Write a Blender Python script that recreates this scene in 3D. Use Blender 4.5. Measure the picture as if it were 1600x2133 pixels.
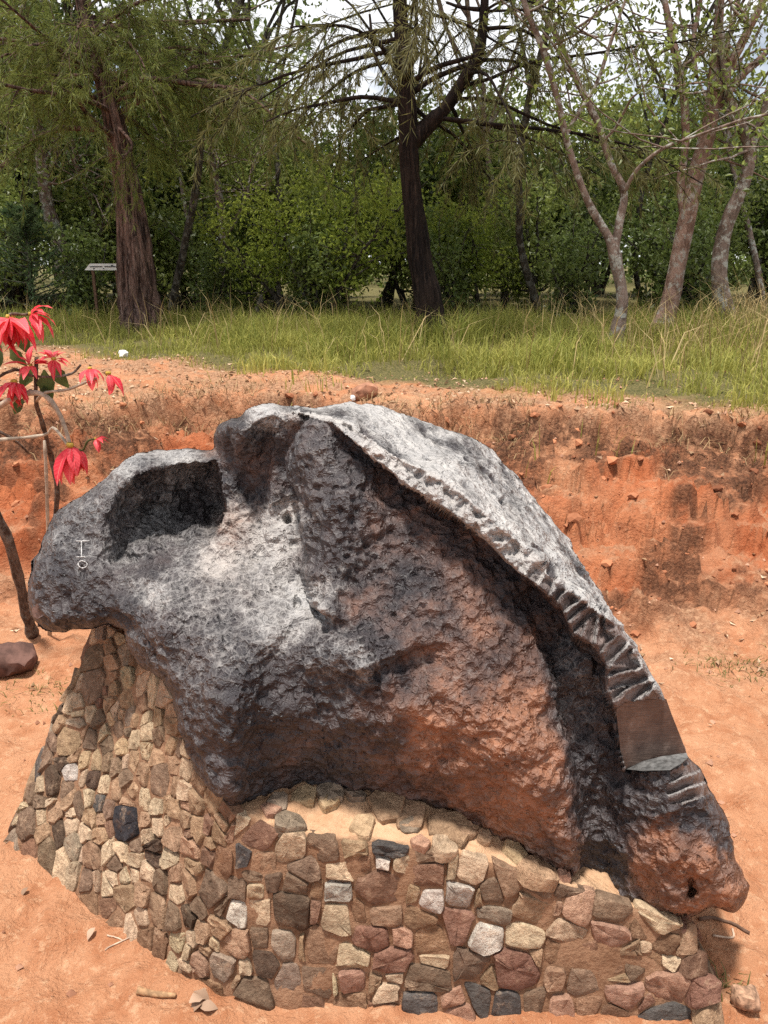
import bpy, math, random
import numpy as np
from mathutils import Vector, Matrix

# ------------------------------------------------------------------ camera, sky, sun, exposure
sc = bpy.context.scene
for o in list(bpy.data.objects):
    bpy.data.objects.remove(o)
COL = sc.collection
R = math.radians
PW, PH, FPX, HOR, EYE = 1600.0, 2133.0, 1642.0, 560.0, 1.65     # photo size, focal length in photo pixels, horizon row, eye height
TH = math.atan((PH / 2 - HOR) / FPX)                            # downward pitch
cam_data = bpy.data.cameras.new("camera")
cam = bpy.data.objects.new("camera", cam_data)
COL.objects.link(cam)
cam.location = (0, 0, EYE)
cam.rotation_euler = (math.pi / 2 - TH, 0, 0)
cam_data.sensor_fit = 'VERTICAL'
cam_data.angle = 2 * math.atan(PH / 2 / FPX)
cam_data.clip_start, cam_data.clip_end = 0.05, 500
sc.camera = cam
sc.render.resolution_x, sc.render.resolution_y = 768, 1024

SUN_TO = Vector((-0.11, -0.15, 0.95)).normalized()               # towards the sun: high, a little to the left and behind the viewer
world = bpy.data.worlds.new("World")
sc.world = world
world.use_nodes = True
wt = world.node_tree
wt.nodes.clear()
def wn(t, **k):
    n = wt.nodes.new(t)
    for a, b in k.items():
        setattr(n, a, b)
    return n
w_out = wn('ShaderNodeOutputWorld'); w_bg = wn('ShaderNodeBackground'); w_sky = wn('ShaderNodeTexSky')
w_sky.sky_type = 'NISHITA'; w_sky.sun_disc = False
w_sky.sun_elevation = math.asin(SUN_TO.z)
w_sky.sun_rotation = math.atan2(SUN_TO.x, SUN_TO.y)
w_sky.dust_density = 0.6; w_sky.ozone_density = 2.0
w_tc = wn('ShaderNodeTexCoord'); w_map = wn('ShaderNodeMapping'); w_noise = wn('ShaderNodeTexNoise'); w_ramp = wn('ShaderNodeValToRGB')
w_map.inputs['Scale'].default_value = (1, 1, 2.2); w_map.inputs['Location'].default_value = (1.3, 0.1, 0.5)
w_noise.inputs['Scale'].default_value = 2.6; w_noise.inputs['Detail'].default_value = 7; w_noise.inputs['Roughness'].default_value = 0.55
w_ramp.color_ramp.elements[0].position = 0.385; w_ramp.color_ramp.elements[1].position = 0.505
w_mix = wn('ShaderNodeMix', data_type='RGBA')
w_mix.inputs['B'].default_value = (13.0, 13.2, 13.6, 1)
wt.links.new(w_tc.outputs['Generated'], w_map.inputs['Vector'])
wt.links.new(w_map.outputs[0], w_noise.inputs['Vector'])
wt.links.new(w_noise.outputs['Fac'], w_ramp.inputs[0])
wt.links.new(w_ramp.outputs[0], w_mix.inputs['Factor'])
wt.links.new(w_sky.outputs[0], w_mix.inputs['A'])
wt.links.new(w_mix.outputs['Result'], w_bg.inputs['Color'])
w_bg.inputs['Strength'].default_value = 0.068
wt.links.new(w_bg.outputs[0], w_out.inputs['Surface'])

sun_data = bpy.data.lights.new("sun", 'SUN')
sun_data.energy = 5.0; sun_data.angle = R(6); sun_data.color = (1.0, 0.95, 0.88)
sun = bpy.data.objects.new("sun", sun_data)
COL.objects.link(sun)
sun.location = (-3, -1, 12)
sun.rotation_euler = SUN_TO.to_track_quat('Z', 'Y').to_euler()

sc.view_settings.view_transform = 'Standard'
sc.view_settings.look = 'None'
sc.view_settings.gamma = 1
sc.view_settings.exposure = 0.42
sc.cycles.use_denoising = False      # keeps the grain of bark, rock and soil
sc.cycles.sample_clamp_direct = 5.0
sc.cycles.sample_clamp_indirect = 2.0
sc.cycles.max_bounces = 6
sc.cycles.transparent_max_bounces = 6

# ------------------------------------------------------------------ helpers
CT, ST = math.cos(TH), math.sin(TH)
def pix(px, py, Y):
    """photo pixel + forward distance -> world point(s)"""
    px, py, Y = np.broadcast_arrays(np.asarray(px, float), np.asarray(py, float), np.asarray(Y, float))
    xc = (px - PW / 2) / FPX; yc = (PH / 2 - py) / FPX
    dy = CT + yc * ST; dz = -ST + yc * CT
    t = Y / dy
    return np.stack([xc * t, Y, EYE + dz * t], -1)
def pixz(px, py, z):
    """photo pixel + height -> world point"""
    xc = (px - PW / 2) / FPX; yc = (PH / 2 - py) / FPX
    dy = CT + yc * ST; dz = -ST + yc * CT
    t = (z - EYE) / dz
    return np.array([xc * t, dy * t, z])
def proj(P):
    P = np.asarray(P, float)
    x, y, z = P[..., 0], P[..., 1], P[..., 2] - EYE
    d = y * CT - z * ST; u = y * ST + z * CT
    return PW / 2 + FPX * x / d, PH / 2 - FPX * u / d

def hsh(i, j, k, seed):
    n = (i.astype(np.int64) * 374761393 + j.astype(np.int64) * 668265263 + k.astype(np.int64) * 1440662683 + seed * 1274126177) & 0xffffffff
    n = ((n ^ (n >> 13)) * 1274126177) & 0xffffffff
    n = ((n ^ (n >> 15)) * 2246822519) & 0xffffffff
    return ((n ^ (n >> 16)) & 0xffffff) / float(0xffffff)
def vnoise(P, seed=0):
    P = np.asarray(P, float)
    I = np.floor(P).astype(np.int64); f = P - I
    f = f * f * f * (f * (f * 6 - 15) + 10)
    r = 0
    for a in (0, 1):
        wa = f[..., 0] if a else 1 - f[..., 0]
        for b in (0, 1):
            wb = f[..., 1] if b else 1 - f[..., 1]
            for c in (0, 1):
                wc = f[..., 2] if c else 1 - f[..., 2]
                r = r + wa * wb * wc * hsh(I[..., 0] + a, I[..., 1] + b, I[..., 2] + c, seed)
    return r * 2 - 1
def fbm(P, octv=4, seed=0, gain=0.5):
    r = 0; a = 1.0; P = np.asarray(P, float)
    for o in range(octv):
        r = r + a * vnoise(P * (2.03 ** o) + 17.3 * o, seed + o)
        a *= gain
    return r
def worley(P, seed=0):
    P = np.asarray(P, float)
    I = np.floor(P).astype(np.int64)
    f1 = np.full(P.shape[:-1], 9.0); f2 = f1.copy()
    for a in (-1, 0, 1):
        for b in (-1, 0, 1):
            for c in (-1, 0, 1):
                i, j, k = I[..., 0] + a, I[..., 1] + b, I[..., 2] + c
                d = np.sqrt((i + hsh(i, j, k, seed) - P[..., 0]) ** 2 + (j + hsh(i, j, k, seed + 1) - P[..., 1]) ** 2 + (k + hsh(i, j, k, seed + 2) - P[..., 2]) ** 2)
                f2 = np.where(d < f1, f1, np.minimum(f2, d)); f1 = np.minimum(f1, d)
    return f1, f2
def sstep(a, b, x):
    t = np.clip((np.asarray(x, float) - a) / (b - a), 0, 1)
    return t * t * (3 - 2 * t)
def to2(P):
    return np.stack([P[..., 0], P[..., 1], P[..., 1] * 0], -1)

def mesh(name, V, F, mat=None, smooth=True, attrs=None):
    V = np.ascontiguousarray(V, dtype=np.float32)
    Fs = F if isinstance(F, list) else [F]
    Fs = [np.asarray(f, dtype=np.int32) for f in Fs if len(f)]
    me = bpy.data.meshes.new(name)
    me.vertices.add(len(V)); me.vertices.foreach_set('co', V.ravel())
    nl = sum(f.size for f in Fs); nf = sum(len(f) for f in Fs)
    me.loops.add(nl); me.polygons.add(nf)
    me.loops.foreach_set('vertex_index', np.concatenate([f.ravel() for f in Fs]))
    tot = np.concatenate([np.full(len(f), f.shape[1], np.int32) for f in Fs])
    st = np.concatenate([[0], np.cumsum(tot)[:-1]]).astype(np.int32)
    me.polygons.foreach_set('loop_start', st)
    me.polygons.foreach_set('use_smooth', np.full(nf, bool(smooth)))
    me.update(calc_edges=True)
    for k, a in (attrs or {}).items():
        a = np.asarray(a, np.float32)
        if a.ndim == 1:
            me.attributes.new(k, 'FLOAT', 'POINT').data.foreach_set('value', a)
        else:
            if a.shape[1] == 3:
                a = np.concatenate([a, np.ones((len(a), 1), np.float32)], 1)
            me.attributes.new(k, 'FLOAT_COLOR', 'POINT').data.foreach_set('color', a.ravel())
    me.validate()
    if mat:
        me.materials.append(mat)
    return me
def obj(name, me, parent=None, loc=None):
    o = bpy.data.objects.new(name, me)
    COL.objects.link(o)
    if parent is not None:
        o.parent = parent
    if loc is not None:
        o.location = loc
    return o
def tag(o, label=None, cat=None, group=None, kind=None):
    for k, v in (('label', label), ('category', cat), ('group', group), ('kind', kind)):
        if v:
            o[k] = v
    return o
def empty(name, loc=(0, 0, 0)):
    o = obj(name, None, loc=loc)
    o.empty_display_size = 0.1
    return o

def tube(path, rad, n=8, seed=0, rough=0.0, caps=True, ridge=0.0, nr=9):
    """tapered tube along a path"""
    path = np.asarray(path, float); rad = np.asarray(rad, float)
    m = len(path)
    tan = np.gradient(path, axis=0)
    tan /= np.linalg.norm(tan, axis=1, keepdims=True) + 1e-9
    ref = np.array([0.31, 0.92, 0.2]) if abs(tan[0] @ np.array([0.31, 0.92, 0.2])) < 0.9 else np.array([1.0, 0, 0])
    V = []
    a = np.linspace(0, 2 * np.pi, n, endpoint=False)
    for i in range(m):
        u = ref - tan[i] * (ref @ tan[i]); u /= np.linalg.norm(u); ref = u
        v = np.cross(tan[i], u)
        ring = np.cos(a)[:, None] * u + np.sin(a)[:, None] * v
        V.append(path[i] + ring * rad[i])
    V = np.array(V)
    if rough or ridge:
        c = path[:, None, :]
        d = (V - c)
        q = V.copy()
        k = 1 + rough * fbm(q * 9.0 / max(rad.max() * 10, 0.3), 3, seed)
        if ridge:
            ph = np.arange(m)[:, None] * 0.12
            qa = np.stack([np.broadcast_to(np.cos(a) * nr, (m, n)), np.broadcast_to(np.sin(a) * nr, (m, n)), np.broadcast_to(ph, (m, n))], -1)
            rr = fbm(qa, 3, seed + 9)
            k = k + ridge * (1 - np.abs(rr) * 2.2)
        V = c + d * k[..., None]
    i, j = np.meshgrid(np.arange(m - 1), np.arange(n), indexing='ij')
    F = np.stack([i * n + j, i * n + (j + 1) % n, (i + 1) * n + (j + 1) % n, (i + 1) * n + j], -1).reshape(-1, 4)
    V = V.reshape(-1, 3)
    T = np.zeros((0, 3), int)
    if caps:
        V = np.vstack([V, path[0], path[-1]])
        c0, c1 = len(V) - 2, len(V) - 1
        jj = np.arange(n)
        T = np.vstack([np.stack([np.full(n, c0), (jj + 1) % n, jj], -1), np.stack([np.full(n, c1), (m - 1) * n + jj, (m - 1) * n + (jj + 1) % n], -1)])
    return V, F, T
class MB:
    """collects pieces of one mesh"""
    def __init__(s):
        s.V = []; s.Q = []; s.T = []; s.n = 0; s.A = []
    def add(s, V, Q=None, T=None, a=0.0):
        V = np.asarray(V, float).reshape(-1, 3)
        if Q is not None and len(Q):
            s.Q.append(np.asarray(Q) + s.n)
        if T is not None and len(T):
            s.T.append(np.asarray(T) + s.n)
        s.V.append(V); s.n += len(V)
        s.A.append(np.broadcast_to(np.asarray(a, float), (len(V),)).copy())
        return s
    def tube(s, path, rad, n=8, a=0.0, **k):
        V, Q, T = tube(path, rad, n, **k)
        return s.add(V, Q, T, a)
    def me(s, name, mat, smooth=True):
        F = []
        if s.Q: F.append(np.concatenate(s.Q))
        if s.T: F.append(np.concatenate(s.T))
        return mesh(name, np.concatenate(s.V), F, mat, smooth, {'rnd': np.concatenate(s.A)})
def resample(pts, k):
    """smooth resampling of a polyline (Catmull-Rom) with any number of columns"""
    p = np.asarray(pts, float)
    if len(p) == 2:
        t = np.linspace(0, 1, k)[:, None]
        return p[0] * (1 - t) + p[1] * t
    q = np.vstack([2 * p[0] - p[1], p, 2 * p[-1] - p[-2]])
    t = np.linspace(0, len(p) - 1 - 1e-6, k)
    i = t.astype(int); f = (t - i)[:, None]
    a, b, c, d = q[i], q[i + 1], q[i + 2], q[i + 3]
    return 0.5 * ((2 * b) + (-a + c) * f + (2 * a - 5 * b + 4 * c - d) * f ** 2 + (-a + 3 * b - 3 * c + d) * f ** 3)

# ------------------------------------------------------------------ material helpers
class NT:
    def __init__(s, name):
        s.m = bpy.data.materials.new(name); s.m.use_nodes = True
        s.t = s.m.node_tree; s.t.nodes.clear()
        s.out = s.t.nodes.new('ShaderNodeOutputMaterial')
    def n(s, typ, _out=0, _set=None, **inp):
        nd = s.t.nodes.new('ShaderNode' + typ)
        for k, v in (_set or {}).items():
            setattr(nd, k, v)
        for k, v in inp.items():
            key = k.replace('_', ' ')
            sock = nd.inputs[int(k[1:])] if (k[0] == 'i' and k[1:].isdigit()) else nd.inputs[key]
            if isinstance(v, bpy.types.NodeSocket):
                s.t.links.new(v, sock)
            else:
                sock.default_value = v
        return nd.outputs[_out]
    def noise(s, vec, scale, detail=4, rough=0.55, dist=0.0):
        return s.n('TexNoise', Vector=vec, Scale=scale, Detail=detail, Roughness=rough, Distortion=dist)
    def vor(s, vec, scale, feature='F1', out=0):
        return s.n('TexVoronoi', _out=out, _set={'feature': feature}, Vector=vec, Scale=scale)
    def math(s, op, a, b=0.5, c=0.5, clamp=False):
        return s.n('Math', _set={'operation': op, 'use_clamp': clamp}, i0=a, i1=b, i2=c)
    def mix(s, f, a, b, blend='MIX'):
        nd = s.t.nodes.new('ShaderNodeMix'); nd.data_type = 'RGBA'; nd.blend_type = blend
        for k, v in ((0, f), (6, a), (7, b)):
            if isinstance(v, bpy.types.NodeSocket):
                s.t.links.new(v, nd.inputs[k])
            else:
                nd.inputs[k].default_value = v if k == 0 else (*v, 1)[:4]
        return nd.outputs[2]
    def ramp(s, f, p0, p1, v0=0.0, v1=1.0):
        return s.n('MapRange', _set={'interpolation_type': 'SMOOTHSTEP'}, Value=f, From_Min=p0, From_Max=p1, To_Min=v0, To_Max=v1)
    def attr(s, name, out=0):
        return s.n('Attribute', _out=out, _set={'attribute_name': name})
    def coord(s, which='Object'):
        nd = s.t.nodes.new('ShaderNodeTexCoord')
        return nd.outputs[which]
    def mapping(s, vec, scale=(1, 1, 1), rot=(0, 0, 0)):
        return s.n('Mapping', Vector=vec, Scale=scale, Rotation=rot)
    def bump(s, h, strength=0.3, dist=0.01, normal=None):
        k = dict(Height=h, Strength=strength, Distance=dist)
        if normal is not None:
            k['Normal'] = normal
        return s.n('Bump', **k)
    def bsdf(s, color, rough=0.8, normal=None, spec=0.3, metal=0.0, **kw):
        k = dict(Base_Color=color if isinstance(color, bpy.types.NodeSocket) else (*color, 1)[:4], Roughness=rough, Metallic=metal)
        k['Specular_IOR_Level'] = spec
        if normal is not None:
            k['Normal'] = normal
        k.update(kw)
        return s.n('BsdfPrincipled', **k)
    def done(s, shader):
        s.t.links.new(shader, s.out.inputs['Surface'])
        return s.m

def mat_leaf(name, c0, c1, trans=0.35, rough=0.55, spec=0.3):
    t = NT(name)
    r = t.attr('rnd', 2)
    col = t.mix(r, c0, c1)
    pn = t.noise(t.coord('Object'), 0.9, 3)
    col = t.mix(t.ramp(pn, 0.35, 0.7, 0, 0.55), col, tuple(0.55 * a + 0.45 * b for a, b in zip(c0, (0.30, 0.27, 0.08))))
    b = t.bsdf(col, rough, spec=spec)
    tr = t.n('BsdfTranslucent', Color=t.mix(0.5, col, tuple(min(1, 1.6 * x) for x in c1)))
    return t.done(t.n('MixShader', i0=min(0.6, trans * 1.35), i1=b, i2=tr))

def mat_ground():
    t = NT('red_earth'); co = t.coord('Object')
    a = t.n('SeparateColor', Color=t.attr('zone', 0)); 
    sep = a.node
    red, litter, grass = sep.outputs[0], sep.outputs[1], sep.outputs[2]
    n1 = t.noise(co, 1.3, 6, 0.6); n2 = t.noise(co, 9, 8, 0.65); n3 = t.noise(co, 60, 6, 0.7)
    flat = t.mix(t.ramp(n1, 0.3, 0.7), (0.45, 0.200, 0.100), (0.55, 0.280, 0.155))
    flat = t.mix(t.ramp(n2, 0.42, 0.66, 0, 0.7), flat, (0.38, 0.145, 0.065))
    flat = t.mix(t.ramp(t.noise(co, 30, 6, 0.75), 0.52, 0.66, 0, 0.6), flat, (0.66, 0.40, 0.24))
    rd = t.mix(t.ramp(n2, 0.35, 0.68), (0.36, 0.105, 0.042), (0.50, 0.17, 0.075))
    rd = t.mix(t.ramp(n1, 0.42, 0.7, 0, 0.5), rd, (0.24, 0.075, 0.035))
    col = t.mix(red, flat, rd)
    lit = t.mix(t.ramp(n3, 0.38, 0.62), (0.25, 0.125, 0.070), (0.46, 0.275, 0.165))
    lm = t.math('MULTIPLY', litter, t.ramp(t.noise(co, 5, 6, 0.65), 0.36, 0.6), clamp=True)
    col = t.mix(lm, col, lit)
    gr = t.mix(t.ramp(n3, 0.4, 0.6), (0.075, 0.075, 0.028), (0.17, 0.14, 0.06))
    col = t.mix(grass, col, gr)
    dark = sep_b = t.attr('cliff', 2)
    br = t.mix(t.ramp(n3, 0.35, 0.65), (0.065, 0.032, 0.020), (0.19, 0.085, 0.046))
    col = t.mix(t.math('MULTIPLY', dark, t.ramp(n2, 0.3, 0.55), clamp=True), col, br)
    speck = t.vor(co, 95)
    col = t.mix(t.ramp(speck, 0.10, 0.2, 0.5, 0.0), col, (0.55, 0.33, 0.2))
    h = t.math('ADD', t.math('MULTIPLY', n3, 0.5), t.math('ADD', n2, t.math('MULTIPLY', t.noise(co, 25, 6, 0.7), 0.8)))
    nrm = t.bump(h, 1.0, 0.028)
    return t.done(t.bsdf(col, 0.95, nrm, spec=0.12))

def mat_meteorite():
    t = NT('weathered_iron'); co = t.coord('Object')
    sep = t.n('SeparateColor', Color=t.attr('patina_light', 0)).node
    rust, dust_light, frac = sep.outputs[0], sep.outputs[1], sep.outputs[2]
    nb = t.noise(co, 9, 8, 0.62); nf = t.noise(co, 42, 8, 0.7); nx = t.noise(co, 150, 6, 0.7, 0.6)
    warp = t.n('VectorMath', _set={'operation': 'ADD'}, i0=co, i1=t.n('VectorMath', _set={'operation': 'SCALE'}, i0=t.n('TexNoise', _out=1, Vector=co, Scale=22, Detail=4), Scale=0.012))
    v1 = t.vor(warp, 80, 'DISTANCE_TO_EDGE'); v2 = t.vor(warp, 30, 'DISTANCE_TO_EDGE'); vp = t.vor(warp, 70); vd = t.n('TexVoronoi', _set={'feature': 'SMOOTH_F1'}, Vector=warp, Scale=38.0, Smoothness=0.25)
    dark = t.mix(t.ramp(nb, 0.3, 0.7), (0.022, 0.0185, 0.022), (0.068, 0.055, 0.056))
    rcol = t.mix(t.ramp(nb, 0.32, 0.68), (0.10, 0.042, 0.025), (0.34, 0.145, 0.075))
    rcol = t.mix(t.ramp(nf, 0.42, 0.7, 0, 0.6), rcol, (0.20, 0.125, 0.095))
    rm = t.math('MULTIPLY_ADD', t.math('SUBTRACT', nb, 0.5), 0.9, rust)
    col = t.mix(t.ramp(rm, 0.15, 0.85), dark, rcol)
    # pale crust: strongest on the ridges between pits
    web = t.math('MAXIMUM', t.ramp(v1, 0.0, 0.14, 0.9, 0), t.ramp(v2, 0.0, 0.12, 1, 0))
    d = t.math('ADD', dust_light, t.math('MULTIPLY_ADD', web, 0.24, -0.12))
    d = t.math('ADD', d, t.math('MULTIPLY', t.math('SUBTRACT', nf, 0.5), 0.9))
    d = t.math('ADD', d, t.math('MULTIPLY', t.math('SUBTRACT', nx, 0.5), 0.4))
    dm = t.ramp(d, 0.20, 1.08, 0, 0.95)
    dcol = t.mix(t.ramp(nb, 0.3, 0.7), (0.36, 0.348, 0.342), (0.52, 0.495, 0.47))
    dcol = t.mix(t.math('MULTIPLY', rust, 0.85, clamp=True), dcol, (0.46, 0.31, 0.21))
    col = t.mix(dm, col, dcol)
    fcol = t.mix(t.ramp(nb, 0.35, 0.65), (0.10, 0.070, 0.062), (0.19, 0.140, 0.125))
    fcol = t.mix(t.ramp(d, 0.45, 0.95, 0, 0.85), fcol, (0.42, 0.40, 0.39))
    col = t.mix(frac, col, fcol)
    # scattered open pits
    pit = t.math('MULTIPLY', t.ramp(vp, 0.12, 0.34, 1, 0), t.ramp(t.noise(co, 14, 3), 0.48, 0.58))
    h = t.math('ADD', t.math('MULTIPLY', nf, 0.5), t.math('MULTIPLY', nx, 0.16))
    h = t.math('ADD', h, t.math('MULTIPLY', vd, 1.15))
    h = t.math('SUBTRACT', h, t.math('MULTIPLY', pit, 0.5))
    h = t.math('ADD', h, t.math('MULTIPLY', t.ramp(v1, 0, 0.22, 1, 0), 0.10))
    nrm = t.bump(h, 0.9, 0.024)
    rgh = t.ramp(d, 0.2, 0.9, 0.46, 0.68)
    return t.done(t.bsdf(col, rgh, nrm, spec=0.6))
def mat_cut():
    t = NT('sawn_iron'); co = t.coord('Object')
    w = t.noise(t.mapping(co, (8, 8, 170), (0.0, 0.22, 0.0)), 3, 6, 0.65)
    nb = t.noise(co, 14, 7, 0.65); nf = t.noise(co, 120, 5, 0.7)
    col = t.mix(t.ramp(nb, 0.35, 0.68), (0.085, 0.055, 0.045), (0.20, 0.135, 0.105))
    col = t.mix(t.ramp(w, 0.45, 0.66, 0, 0.55), col, (0.06, 0.038, 0.030))
    col = t.mix(t.ramp(t.noise(co, 28, 6, 0.7), 0.56, 0.7, 0, 0.5), col, (0.27, 0.20, 0.17))
    return t.done(t.bsdf(col, t.ramp(nb, 0.3, 0.7, 0.30, 0.5), t.bump(t.math('ADD', w, t.math('MULTIPLY', nf, 0.4)), 0.5, 0.004), spec=0.6, metal=0.4))
def mat_stone(name='pedestal_stone'):
    t = NT(name)
    co = t.coord('Object')
    oi = t.t.nodes.new('ShaderNodeObjectInfo')
    base, rnd = oi.outputs['Color'], oi.outputs['Random']
    off = t.n('VectorMath', _set={'operation': 'ADD'}, i0=co, i1=t.n('CombineXYZ', X=t.math('MULTIPLY', rnd, 40.0), Y=t.math('MULTIPLY', rnd, 17.0), Z=rnd))
    n1 = t.noise(off, 26, 8, 0.7); n2 = t.noise(off, 85, 8, 0.75)
    st = t.noise(t.n('Mapping', Vector=off, Scale=(30, 30, 120), Rotation=(0.4, 0.2, 0.6)), 1.0, 5, 0.6)
    hsv = t.n('HueSaturation', Hue=t.math('MULTIPLY_ADD', rnd, 0.012, 0.494), Saturation=1.0, Value=t.math('MULTIPLY_ADD', n1, 1.9, 0.08), Color=base)
    col = t.mix(t.ramp(n2, 0.40, 0.72, 0, 0.7), hsv, t.n('HueSaturation', Hue=0.495, Saturation=1.1, Value=0.42, Color=base))
    col = t.mix(t.ramp(st, 0.52, 0.74, 0, 0.45), col, (0.16, 0.085, 0.05))
    col = t.mix(t.ramp(n1, 0.55, 0.70, 0, 0.5), col, (0.60, 0.42, 0.28))
    h = t.math('ADD', t.math('MULTIPLY', n1, 1.0), t.math('ADD', t.math('MULTIPLY', n2, 0.35), t.math('MULTIPLY', st, t.ramp(rnd, 0.5, 0.9, 0.1, 0.8))))
    return t.done(t.bsdf(col, 0.9, t.bump(h, 1.0, 0.026), spec=0.15))
def mat_mortar():
    t = NT('mortar'); co = t.coord('Object')
    n1 = t.noise(co, 7, 6, 0.6); n2 = t.noise(co, 70, 8, 0.7)
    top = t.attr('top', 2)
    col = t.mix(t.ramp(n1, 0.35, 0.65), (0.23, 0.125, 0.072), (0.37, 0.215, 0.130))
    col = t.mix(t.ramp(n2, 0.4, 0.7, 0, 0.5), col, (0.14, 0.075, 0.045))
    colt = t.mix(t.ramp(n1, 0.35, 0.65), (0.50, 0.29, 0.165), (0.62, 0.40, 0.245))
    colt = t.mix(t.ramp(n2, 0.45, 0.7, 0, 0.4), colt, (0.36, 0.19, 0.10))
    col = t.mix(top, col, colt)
    return t.done(t.bsdf(col, 0.95, t.bump(t.math('ADD', n2, n1), 0.8, 0.015), spec=0.1))
def mat_bark(name, c0, c1, c2, stretch=7.0, scale=16, lich=0.0, bump=0.9):
    t = NT(name); co = t.coord('Object')
    v = t.mapping(co, (1, 1, 1.0 / stretch))
    n1 = t.noise(v, scale, 7, 0.65); n2 = t.noise(co, 5, 5, 0.6); n3 = t.noise(v, scale * 3.2, 6, 0.7)
    col = t.mix(t.ramp(n1, 0.36, 0.62), c0, c1)
    col = t.mix(t.ramp(n3, 0.5, 0.72, 0, 0.6), col, c2)
    if lich:
        l = t.math('MULTIPLY', t.ramp(t.noise(co, 11, 6, 0.7), 0.5, 0.60), lich)
        col = t.mix(l, col, (0.42, 0.42, 0.38))
    else:
        col = t.mix(t.ramp(n2, 0.5, 0.75, 0, 0.4), col, c0)
    h = t.math('ADD', n1, t.math('MULTIPLY', n3, 0.5))
    return t.done(t.bsdf(col, 0.92, t.bump(h, bump, 0.04), spec=0.15))
def mat_plain(name, c, rough=0.7, var=0.3, scale=30):
    t = NT(name); co = t.coord('Object')
    n = t.noise(co, scale, 5, 0.6)
    col = t.mix(t.ramp(n, 0.3, 0.7), tuple(x * (1 - var) for x in c), tuple(min(1, x * (1 + var)) for x in c))
    return t.done(t.bsdf(col, rough, t.bump(n, 0.4, 0.006), spec=0.25))
def mat_two(name, c0, c1, trans=0.0, rough=0.8):
    t = NT(name)
    col = t.mix(t.attr('rnd', 2), c0, c1)
    b = t.bsdf(col, rough, spec=0.2)
    if trans:
        b = t.n('MixShader', i0=trans, i1=b, i2=t.n('BsdfTranslucent', Color=col))
    return t.done(b)
# ------------------------------------------------------------------ the ground (one sheet, bank included)
EX = [-60, -6, -3, -1.95, -1.7, -1.45, -1.0, -0.35, 0.1, 0.5, 1.0, 2.0, 3.0, 6, 60]
EY = [5.6, 5.4, 5.15, 5.1, 5.15, 5.65, 5.85, 5.5, 5.05, 4.75, 4.68, 4.55, 4.5, 4.5, 4.6]
GX = [-60, -6, -3.5, -1.7, 0.0, 1.2, 2.3, 6, 60]
GY = [8.8, 8.8, 8.2, 7.0, 6.1, 5.25, 4.75, 4.6, 4.6]
def terrain(x, y, full=False):
    x = np.asarray(x, float); y = np.asarray(y, float)
    P = np.stack([x, y, x * 0], -1)
    e = np.interp(x, EX, EY) + 0.20 * fbm(P * 1.7, 3, 5) + 0.10 * fbm(P * 6, 4, 6, 0.6)
    d = e - y
    dw = d + 0.17 * fbm(P * 2.0 + 5, 3, 8) * sstep(0.02, 0.35, d) + 0.05 * fbm(P * 7, 3, 9) * sstep(0.0, 0.2, d)
    k_ = 0.5 + 0.5 * vnoise(P * 0.9 + 2, 10)
    dw = np.where(dw > 0.1, 0.1 + (dw - 0.1) / 1.17, dw)
    A = np.interp(dw, [-0.05, 0.03, 0.24, 0.31, 0.62, 0.70, 1.02, 1.28], [0.82, 0.70, 0.63, 0.49, 0.385, 0.25, 0.10, 0.0])
    Bq = np.interp(dw, [-0.04, 0.05, 0.40, 0.50, 0.95, 1.22], [0.82, 0.56, 0.44, 0.34, 0.12, 0.0])
    talus = 1.32
    h = np.where(d < -0.05, 0.82 + 0.012 * (-d), A * k_ + Bq * (1 - k_))
    drop = sstep(-0.05, 0.06, d)
    near = sstep(0.0, 0.25, d) * (1 - sstep(0.75, 1.05, (d - 0.1) / talus))
    # slumped lumps and shelves of eroded earth on the slope
    lum = np.abs(fbm(P * np.array([2.3, 3.4, 1]), 4, 21)) 
    h = h + near * (0.10 * (0.42 - lum) + 0.03 * fbm(P * 9, 3, 22))
    # eroded ledges that wander along the slope, then clods and crumbs on them
    off = 0.16 * fbm(P * np.array([1.1, 2.6, 1]) + 7, 3, 24)
    shelf = 0.15
    q_ = (h + off) / shelf
    hs = (np.floor(q_) + sstep(0.34, 0.62, q_ % 1.0)) * shelf - off
    wsh = near * np.clip(0.72 + 0.5 * vnoise(P * 1.7, 27), 0.25, 1)
    h = h * (1 - wsh) + hs * wsh
    fx = np.stack([x, y, h * 1.2], -1)
    c1, c2 = worley(fx * 5.5 + 0.5 * np.stack([fbm(P * 6, 2, 24), fbm(P * 6, 2, 25), x * 0], -1), 26)
    k1, k2 = worley(fx * 15.0, 29)
    edge_ = sstep(-0.25, -0.02, d) * (1 - near)
    h = h + near * (0.085 * (0.55 - c1) + 0.034 * (0.5 - k1) + 0.014 * fbm(P * 34, 3, 23)) + edge_ * (0.05 * (0.5 - c1) + 0.02 * (0.5 - k1))
    flat = 1 - sstep(0.0, 0.3, d)
    bench = sstep(-1.75, -1.4, x) * (1 - sstep(-0.95, -0.5, x))
    h = h + 0.014 * fbm(P * 3.4, 3, 31) + 0.007 * fbm(P * 12, 4, 32, 0.6) + flat * (0.035 * fbm(P * 1.6, 3, 33) + 0.016 * fbm(P * 11, 3, 34))
    if full:
        return h, d, e, near
    return h
def axis(lo, a, b, hi, st, grow):
    v = list(np.arange(a, b, st)); s = st
    while v[-1] < hi:
        s = min(s * grow, 4); v.append(v[-1] + s)
    s = st
    w = [v[0]]
    while w[-1] > lo:
        s = min(s * grow, 4); w.append(w[-1] - s)
    return np.array(w[:0:-1] + v)
gx = axis(-70, -2.7, 2.9, 70, 0.02, 1.12); gy = axis(-14, 1.0, 6.6, 110, 0.02, 1.10)
X, Yg = np.meshgrid(gx, gy)
H, Dg, Eg, Ng = terrain(X, Yg, True)
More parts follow.
